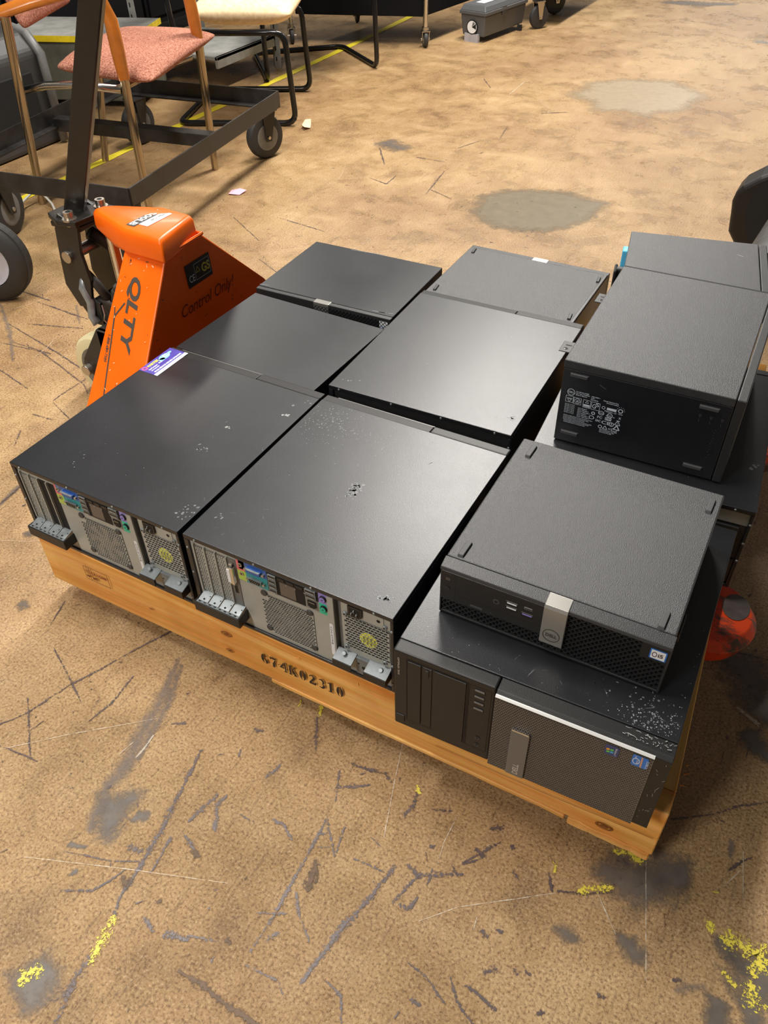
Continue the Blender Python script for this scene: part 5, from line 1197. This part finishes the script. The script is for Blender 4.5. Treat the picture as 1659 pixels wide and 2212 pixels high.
def cushion(name, corners, th, m, par, sag=.0, sub=2, n=6, puff=.5):
    """padded cushion: bilinear patch with rounded rim"""
    A_, B_, C_, D_ = [Vector(c) for c in corners]; nn = (B_-A_).cross(D_-A_).normalized(); vs = []
    for side in (1, -1):
        for j in range(n+1):
            for i in range(n+1):
                u, v = i/n, j/n; p = (A_.lerp(B_, u)).lerp(D_.lerp(C_, u), v)
                eu = 1 - abs(2*u-1)**4; ev = 1 - abs(2*v-1)**4; k = max(0, eu*ev)**puff
                vs.append(p + nn*side*th/2*k + nn*sag*(2*u-1)**2)
    q = n+1; fs = []
    for j in range(n):
        for i in range(n):
            a = j*q+i; fs.append((a, a+1, a+q+1, a+q)); a += q*q; fs.append((a, a+q, a+q+1, a+1))
    b = MB(); b.add(vs, fs); me_o = b.build(name, m, par, smooth=True)
    import bmesh; bm = bmesh.new(); bm.from_mesh(me_o.data); bmesh.ops.remove_doubles(bm, verts=bm.verts, dist=1e-4); bmesh.ops.recalc_face_normals(bm, faces=bm.faces); bm.to_mesh(me_o.data); bm.free()
    if sub: u_ = me_o.modifiers.new('sub', 'SUBSURF'); u_.levels = sub; u_.render_levels = sub
    return me_o
cushion('seat', [(-1.325, 1.520, .283), (-1.440, 2.075, .318), (-1.900, 2.00, .300), (-1.765, 1.480, .295)], .085, 'brownfabric', CH, sag=-.010, puff=.26)
cushion('backrest', [(-1.70, 1.380, .400), (-1.90, 1.820, .400), (-1.99, 1.80, .80), (-1.80, 1.32, .80)], .07, 'brownfabric', CH, sag=.0, puff=.4)
# ---------------------------------------------------------------- cantilever chairs
def sled_chair(label, f0, f1, r1, r0, seat, m, back=None):
    """floor loop f0 (front foot) - r0 (rear) - r1 - f1, uprights rising from f0 and f1"""
    S_ = thing('cantilever_chair', label, 'chair', ((f0[0]+r1[0])/2, (f0[1]+r1[1])/2, G), 0)
    def rc(pts, r=.05, k=5):
        out = [Vector(pts[0])]
        for a, p, c in zip(pts, pts[1:], pts[2:]):
            a, p, c = Vector(a), Vector(p), Vector(c); u_ = (a-p).normalized()*r; v_ = (c-p).normalized()*r
            for i in range(k+1): t = i/k; out.append((p+u_).lerp(p, t).lerp(p.lerp(p+v_, t), t))
        out.append(Vector(pts[-1])); return out
    zb = G+.0125; up = .215; F0, F1, R0, R1 = [Vector((q[0], q[1], zb)) for q in (f0, f1, r0, r1)]
    in0 = (R0-F0).normalized(); in1 = (R1-F1).normalized()
    pts = [F0 + in0*.42 + Z*(up-zb), F0 + in0*.02 + Z*(up-zb), F0, R0, R1, F1, F1 + in1*.02 + Z*(up-zb), F1 + in1*.42 + Z*(up-zb)]
    b = MB(); b.tube(rc(pts), .0125, 12); b.build('tube_frame', 'chairblack', S_, smooth=True)
    n0 = [(F0-in0*-.03)+Z*(up-zb+.02), (F1-in1*-.03)+Z*(up-zb+.02)]
    cor = [F0 - in0*.03, F1 - in1*.03, F1 + in1*.44, F0 + in0*.44]
    cen = sum(cor, Vector())/4; cor = [cen + (c-cen)*1.02 for c in cor]
    cushion('seat', [Vector((c.x, c.y, up+.060 + (.0 if i > 1 else -.004))) for i, c in enumerate(cor)], .115, m, S_, puff=.22)
    bk = [F0 + in0*.46, F1 + in1*.46]
    cushion('backrest', [Vector((bk[0].x, bk[0].y, .42)), Vector((bk[1].x, bk[1].y, .42)), Vector((bk[1].x, bk[1].y, .80)) + in1*.10, Vector((bk[0].x, bk[0].y, .80)) + in0*.10], .07, m, S_, puff=.3)
    for q in (0, 1):
        p = bk[q]; ii = (in0, in1)[q]; b = MB(); b.tube(rc([p - ii*.10 + Z*(.215-zb), p + ii*.02 + Z*(.215-zb), p + ii*.06 + Z*(.70-zb)], .04), .011, 10); b.build('back_post', 'chairblack', S_, smooth=True)
    return S_
sled_chair('cream padded cantilever chair with black tube frame behind the dolly', (-1.490, 2.537), (-1.712, 3.004), (-2.150, 2.800), (-1.965, 2.316), None, 'cream_vinyl')
sled_chair('black cantilever chair behind the cream one, only its tube frame well seen', (-1.985, 3.035), (-1.610, 3.486), (-1.996, 3.780), (-2.366, 3.451), None, 'backblack')

# ---------------------------------------------------------------- shelving, machine and step box at the left back
SHF = thing('steel_shelving', 'grey slotted-post steel shelving with dusty low shelf behind the chairs', 'shelving', (-2.35, 2.3, G), 0)
for y0, y1 in ((2.80, 3.28),):
    b = MB(); b.box(-2.62, -2.10, y0, y1, -.010, .006); b.box(-2.115, -2.10, y0, y1, -.045, .006); b.build('shelf', 'lightgrey', SHF, bevel=.002)
b = MB(); b.box(-2.62, -2.14, 2.82, 3.28, .62, .65); b.build('upper_shelf', 'greysteel', SHF)
for px, py in ((-2.60, 3.29), (-2.60, 2.79), (-2.130, 3.30)):
    b = MB(); b.box(px, px+.045, py, py+.003, G, 1.4, 0); b.box(px, px+.003, py, py+.045, G, 1.4, 0)
    for i in range(30): b.box(px+.015, px+.022, py-.0006, py, G+.03+i*.05, G+.05+i*.05, 1)
    b.build('slotted_post', ['lightgrey', 'void'], SHF)
BX = thing('step_box', 'grey-green box with worn yellow edges behind the brown chair', 'box', (-2.29, 2.44, G), 0)
bc = Vector((-2.288, 2.437, 0)); ang = .13
u_ = Vector((-.35, .94, 0)).normalized(); v_ = Vector((-.94, -.35, 0)).normalized()
c = [bc, bc+u_*.36, bc+u_*.36+v_*.62, bc+v_*.62]
b = MB(); b.hexa([q+Z*(G+.03) for q in c], [q+Z*.128 for q in c]); b.build('body', 'boxgreen', BX, bevel=.004)
cc = sum(c, Vector())/4; c2 = [cc+(q-cc)*1.05 for q in c]
b = MB(); b.hexa([q+Z*.128 for q in c2], [q+Z*.150 for q in c2]); b.build('lid', 'lightgrey', BX, bevel=.003)
b = MB(); c3 = [cc+(q-cc)*1.056 for q in c]; c4 = [cc+(q-cc)*1.051 for q in c]
for i, j in ((0, 1), (3, 0)): b.hexa([c3[i]+Z*.126, c3[j]+Z*.126, c4[j]+Z*.126, c4[i]+Z*.126], [c3[i]+Z*.151, c3[j]+Z*.151, c4[j]+Z*.151, c4[i]+Z*.151])
b.build('yellow_edge', 'tapeyellow', BX)
for q in c: b = MB(); q = cc+(q-cc)*.85; b.cyl((q.x, q.y, G), (q.x, q.y, G+.03), .03, n=12); b.build('box_foot', 'palegrey', BX)
DM = thing('machine_housing', 'dark grey plastic machine housing at the left edge behind the dolly', 'machine', (-2.45, 1.75, G), 0)
b = MB(); b.prism([(-2.30, 1.35, G), (-2.30, 1.35, .20), (-2.36, 1.35, .27), (-2.95, 1.35, .36), (-2.95, 1.35, G)], (0, .62, 0)); b.build('housing', 'darkmachine', DM, bevel=.02, seg=3)
b = MB(); b.box(-2.296, -2.285, 1.50, 1.86, -.06, .14); b.build('recess_panel', 'void', DM, bevel=.004)
b = MB(); b.tube([(-2.28, 1.93, G+.01), (-2.285, 1.93, .19), (-2.34, 1.93, .26), (-2.6, 1.93, .31)], .018, 10); b.build('edge_frame', 'greysteel', DM, smooth=True)
b = MB(); b.tube([(-2.28, 1.40, G+.01), (-2.285, 1.40, .19), (-2.34, 1.40, .26)], .018, 10); b.build('edge_frame', 'greysteel', DM, smooth=True)
BB = thing('dark_backdrop', 'tall black storage cabinets forming the dark background at left', 'cabinet', (-3.2, 2.4, G), 0)
for i in range(4):  # added backdrop, coloured near-black so it stays dark under the lamps
    b = MB(); b.box(-3.5, -3.10, .6+i*.95, 1.53+i*.95, G+.08, 1.75); b.build('backdrop_panel', 'backblack', BB, bevel=.004)
    b = MB(); b.box(-3.105, -3.085, .62+i*.95, 1.51+i*.95, G+.12, 1.72); b.build('backdrop_front', 'backblack', BB, bevel=.003)
# ---------------------------------------------------------------- black bin cart with chrome posts
BC = thing('black_bin_cart', 'big black-sided cart with chrome corner posts and casters at the top of the picture', 'cart', (-1.85, 4.2, G), 0)
cp = Vector((-1.587, 3.996, 0)); ca = Vector((-.93, -.30, 0)).normalized(); cb = Vector((.12, .99, 0)).normalized()
c = [cp + cb*.015 + ca*.02, cp + cb*.60 + ca*.02, cp + cb*.60 + ca*.75, cp + cb*.015 + ca*.75]
b = MB(); b.hexa([q+Z*(-.005) for q in c], [q+Z*.62 for q in c]); b.build('bin_body', 'backblack', BC, bevel=.004)
for q in (cp, cp + ca*.77, cp + cb*.62, cp+cb*.62+ca*.77):
    b = MB(); b.cyl(q+Z*(-.055), q+Z*.75, .0135, n=16); b.build('post', 'chrome', BC)
    b = MB(); b.cyl(q+Z*(-.066), q+Z*(-.050), .019, n=16); b.build('post_collar', 'polished', BC)
    caster(BC, (q.x, q.y, G+.040), (.75, .66, 0), .040, .022, -.066, bm='polished')
# ---------------------------------------------------------------- toolbox
TB = thing('toolbox', 'grey plastic toolbox with round white disc on its end', 'toolbox', (-1.36, 4.35, G), 0)
o = Vector((-1.315, 4.195, 0)); el = Vector((.165, .986, 0)).normalized(); ew = Vector((-.986, .165, 0)).normalized()
L_, W_ = .44, .165
def qd(k, z, dx=0): return [o + el*(-k) + ew*(-k) + Z*z, o + el*(L_+k) + ew*(-k) + Z*z, o + el*(L_+k) + ew*(W_+k) + Z*z, o + el*(-k) + ew*(W_+k) + Z*z]
b = MB(); b.hexa(qd(-.010, G+.028), qd(0, -.015)); b.build('body', 'greyplastic', TB, bevel=.008)
b = MB(); b.hexa(qd(.006, -.016), qd(.006, .002)); b.build('rim', 'greyplastic', TB, bevel=.003)
b = MB(); b.hexa(qd(.003, .002), qd(-.012, .030)); b.hexa(qd(-.012, .030), qd(-.030, .034)); b.build('lid', 'greyplastic', TB, bevel=.004)
b = MB(); q = o + ew*(W_*.50) - el*.001; b.cyl(q+Z*(-.075), q - el*.004+Z*(-.075), .036, n=28, mi=0); b.disc(q - el*.0045+Z*(-.075), ew, Z, .031, n=28, mi=1)
b.add([q-el*.005+Z*(-.075), q-el*.005+Z*(-.055)-ew*.026, q-el*.005+Z*(-.085)-ew*.028], [(0, 1, 2)], 2); b.add([q-el*.005+Z*(-.075), q-el*.005+Z*(-.048)-ew*.006, q-el*.005+Z*(-.055)-ew*.020], [(0, 1, 2)], 3)
b.build('round_disc', ['void', 'white', 'void', 'silver'], TB)
b = MB(); q = o + ew*(W_*.25) - el*.004; b.hexa([q+Z*G, q+ew*.09+Z*G, q+ew*.09+el*.02+Z*G, q+el*.02+Z*G], [q+Z*(G+.042), q+ew*.09+Z*(G+.042), q+ew*.09+el*.02+Z*(G+.042), q+el*.02+Z*(G+.042)]); b.build('end_foot', 'palegrey', TB)
b = MB(); q = o + el*.38; b.box(q.x-.012, q.x+.012, q.y-.01, q.y+.01, G, G+.03); b.build('rear_foot', 'void', TB)
b = MB(); q = o - ew*.005 + el*.17; b.hexa([q+Z*(-.035), q+el*.045+Z*(-.035), q+el*.045+ew*.01+Z*(-.035), q+ew*.01+Z*(-.035)], [q+Z*.008, q+el*.045+Z*.008, q+el*.045+ew*.01+Z*.008, q+ew*.01+Z*.008]); b.build('latch', 'darkmachine', TB, bevel=.002)
b = MB(); q = o + ew*.05 + el*.06; b.flat(q+Z*.0345, el, ew, .10, .055); b.build('lid_sticker', 'white', TB)
# far wheeled rack whose casters show at the top edge
WR = thing('wheeled_rack', 'wheeled rack at the top edge, only its two swivel casters visible', 'rack', (-1.25, 5.1, G), 0)
caster(WR, (-1.172, 4.66, G+.062), (.80, -.55, 0), .062, .030, -.005, bm='polished', hub='rubber'); caster(WR, (-1.215, 5.06, G+.075), (.85, -.5, 0), .075, .034, .02, bm='polished', hub='rubber')
b = MB(); b.box(-1.42, -1.08, 4.74, 5.5, .02, .06); b.build('rack_base', 'backblack', WR)
# ---------------------------------------------------------------- hand truck wheel at the left edge, roll machine at the right edge
HTK = thing('hand_truck', 'pneumatic hand-truck wheel with pale hub at the left edge', 'hand truck', (-1.44, .82, G), 0)
wc = Vector((-1.395, .792, G+.125)) + Vector((-.02, .005, 0)); wa = Vector((.45, -.89, 0)).normalized()
b = MB(); b.lathe(wc - wa*.035, wa, [(.075, 0), (.100, .002), (.118, .012), (.125, .026), (.125, .044), (.118, .058), (.100, .068), (.075, .070), (.075, 0)], 44, cap=False); tw = b.build('tyre', 'rubber', HTK, smooth='angle')
b = MB()
for k in range(5): b.lathe(wc - wa*(.012-k*.006) , wa, [(.1252, 0), (.1262, .001), (.1262, .0035), (.1252, .0045)], 44)
b.build('tread', 'rubber', tw)
b = MB(); b.lathe(wc - wa*.028, wa, [(.020, 0), (.055, .004), (.072, -.002), (.076, .004), (.076, .052), (.072, .058), (.055, .052), (.020, .056)], 32); b.build('hub', 'palegrey', HTK, smooth='angle')
b = MB(); b.tube([wc, wc - X*.14 - Y*.05, wc - X*.45 - Y*.16, wc - X*.47 - Y*.17 + Z*.9], .012, 12); b.build('axle_frame', 'frame_black', HTK)
RM = thing('roll_machine', 'large dark vinyl roll on a black end bracket at the right edge', 'machine', (.72, 1.5, G), 0)
ry = Vector((.05, 1, .0)).normalized(); rc_ = Vector((.640, 1.30, .170))
b = MB(); b.cyl(rc_ - ry*.11, rc_ + ry*.50, .080, n=48); b.build('roll', 'roll', RM, smooth='angle')
b = MB(); n = 40; pts = []
yb = 1.62
outl = [(x+.012, z) for x, z in [(.468, .10), (.462, .150), (.458, .178), (.462, .200), (.474, .220), (.510, .248), (.560, .278), (.640, .295), (.80, .295), (.80, -.02), (.62, -.06), (.52, .03)]]
b.prism([(x, yb, z) for x, z in outl], (0, .10, 0)); b.build('end_bracket', 'plastic', RM, bevel=.012, seg=3)
b = MB(); b.cyl((.625, yb-.002, .165), (.625, yb+.001, .165), .115, n=40); b.build('bracket_recess', 'void', RM)
b = MB(); b.box(.88, 1.25, 1.00, 1.60, G, .05); b.build('base_cabinet', 'palegrey', RM, bevel=.01)
b = MB(); b.box(.92, 1.25, .55, .95, G, -.02); b.build('side_shelf', 'lightgrey', RM, bevel=.006)
# ---------------------------------------------------------------- litter and cable
b = MB(); rnd = random.Random(2)
pts = [(-1.475, 2.585), (-1.455, 2.600), (-1.440, 2.575), (-1.415, 2.530), (-1.425, 2.500), (-1.450, 2.520), (-1.462, 2.545)]
ctr = (-1.447, 2.552); vs = [(ctr[0], ctr[1], G+.016)] + [(x, y, G+.002+rnd.uniform(0, .014)) for x, y in pts]; n = len(pts)
b.add(vs, [(0, 1+i, 1+(i+1) % n) for i in range(n)])
o = b.build('crumpled_paper', 'paper'); s_ = o.modifiers.new('s', 'SOLIDIFY'); s_.thickness = .001; tag(o, 'crumpled tan scrap of paper on the floor by the cream chair', 'paper')
b = MB(); b.add([(-1.300, 1.800, G+.002), (-1.283, 1.760, G+.005), (-1.245, 1.775, G+.002), (-1.240, 1.815, G+.007), (-1.268, 1.812, G+.010)], [(0, 1, 4), (1, 2, 4), (2, 3, 4)])
o = b.build('pink_note', 'pinkpaper'); s_ = o.modifiers.new('s', 'SOLIDIFY'); s_.thickness = .0008; tag(o, 'small pink paper note on the floor near the dolly', 'paper')
b = MB(); pth = [(-1.79, 1.20, G+.02), (-1.836, 1.26, G+.010), (-1.870, 1.32, G+.030), (-1.870, 1.37, G+.045), (-1.830, 1.385, G+.040), (-1.780, 1.37, G+.020), (-1.72, 1.33, G+.006), (-1.62, 1.27, G+.005), (-1.5, 1.15, G+.005)]
b.tube(pth, .0045, 8); o = b.build('cable', 'cable', smooth=True); tag(o, 'pale grey cable looping on the floor left of the jack handle', 'cable')
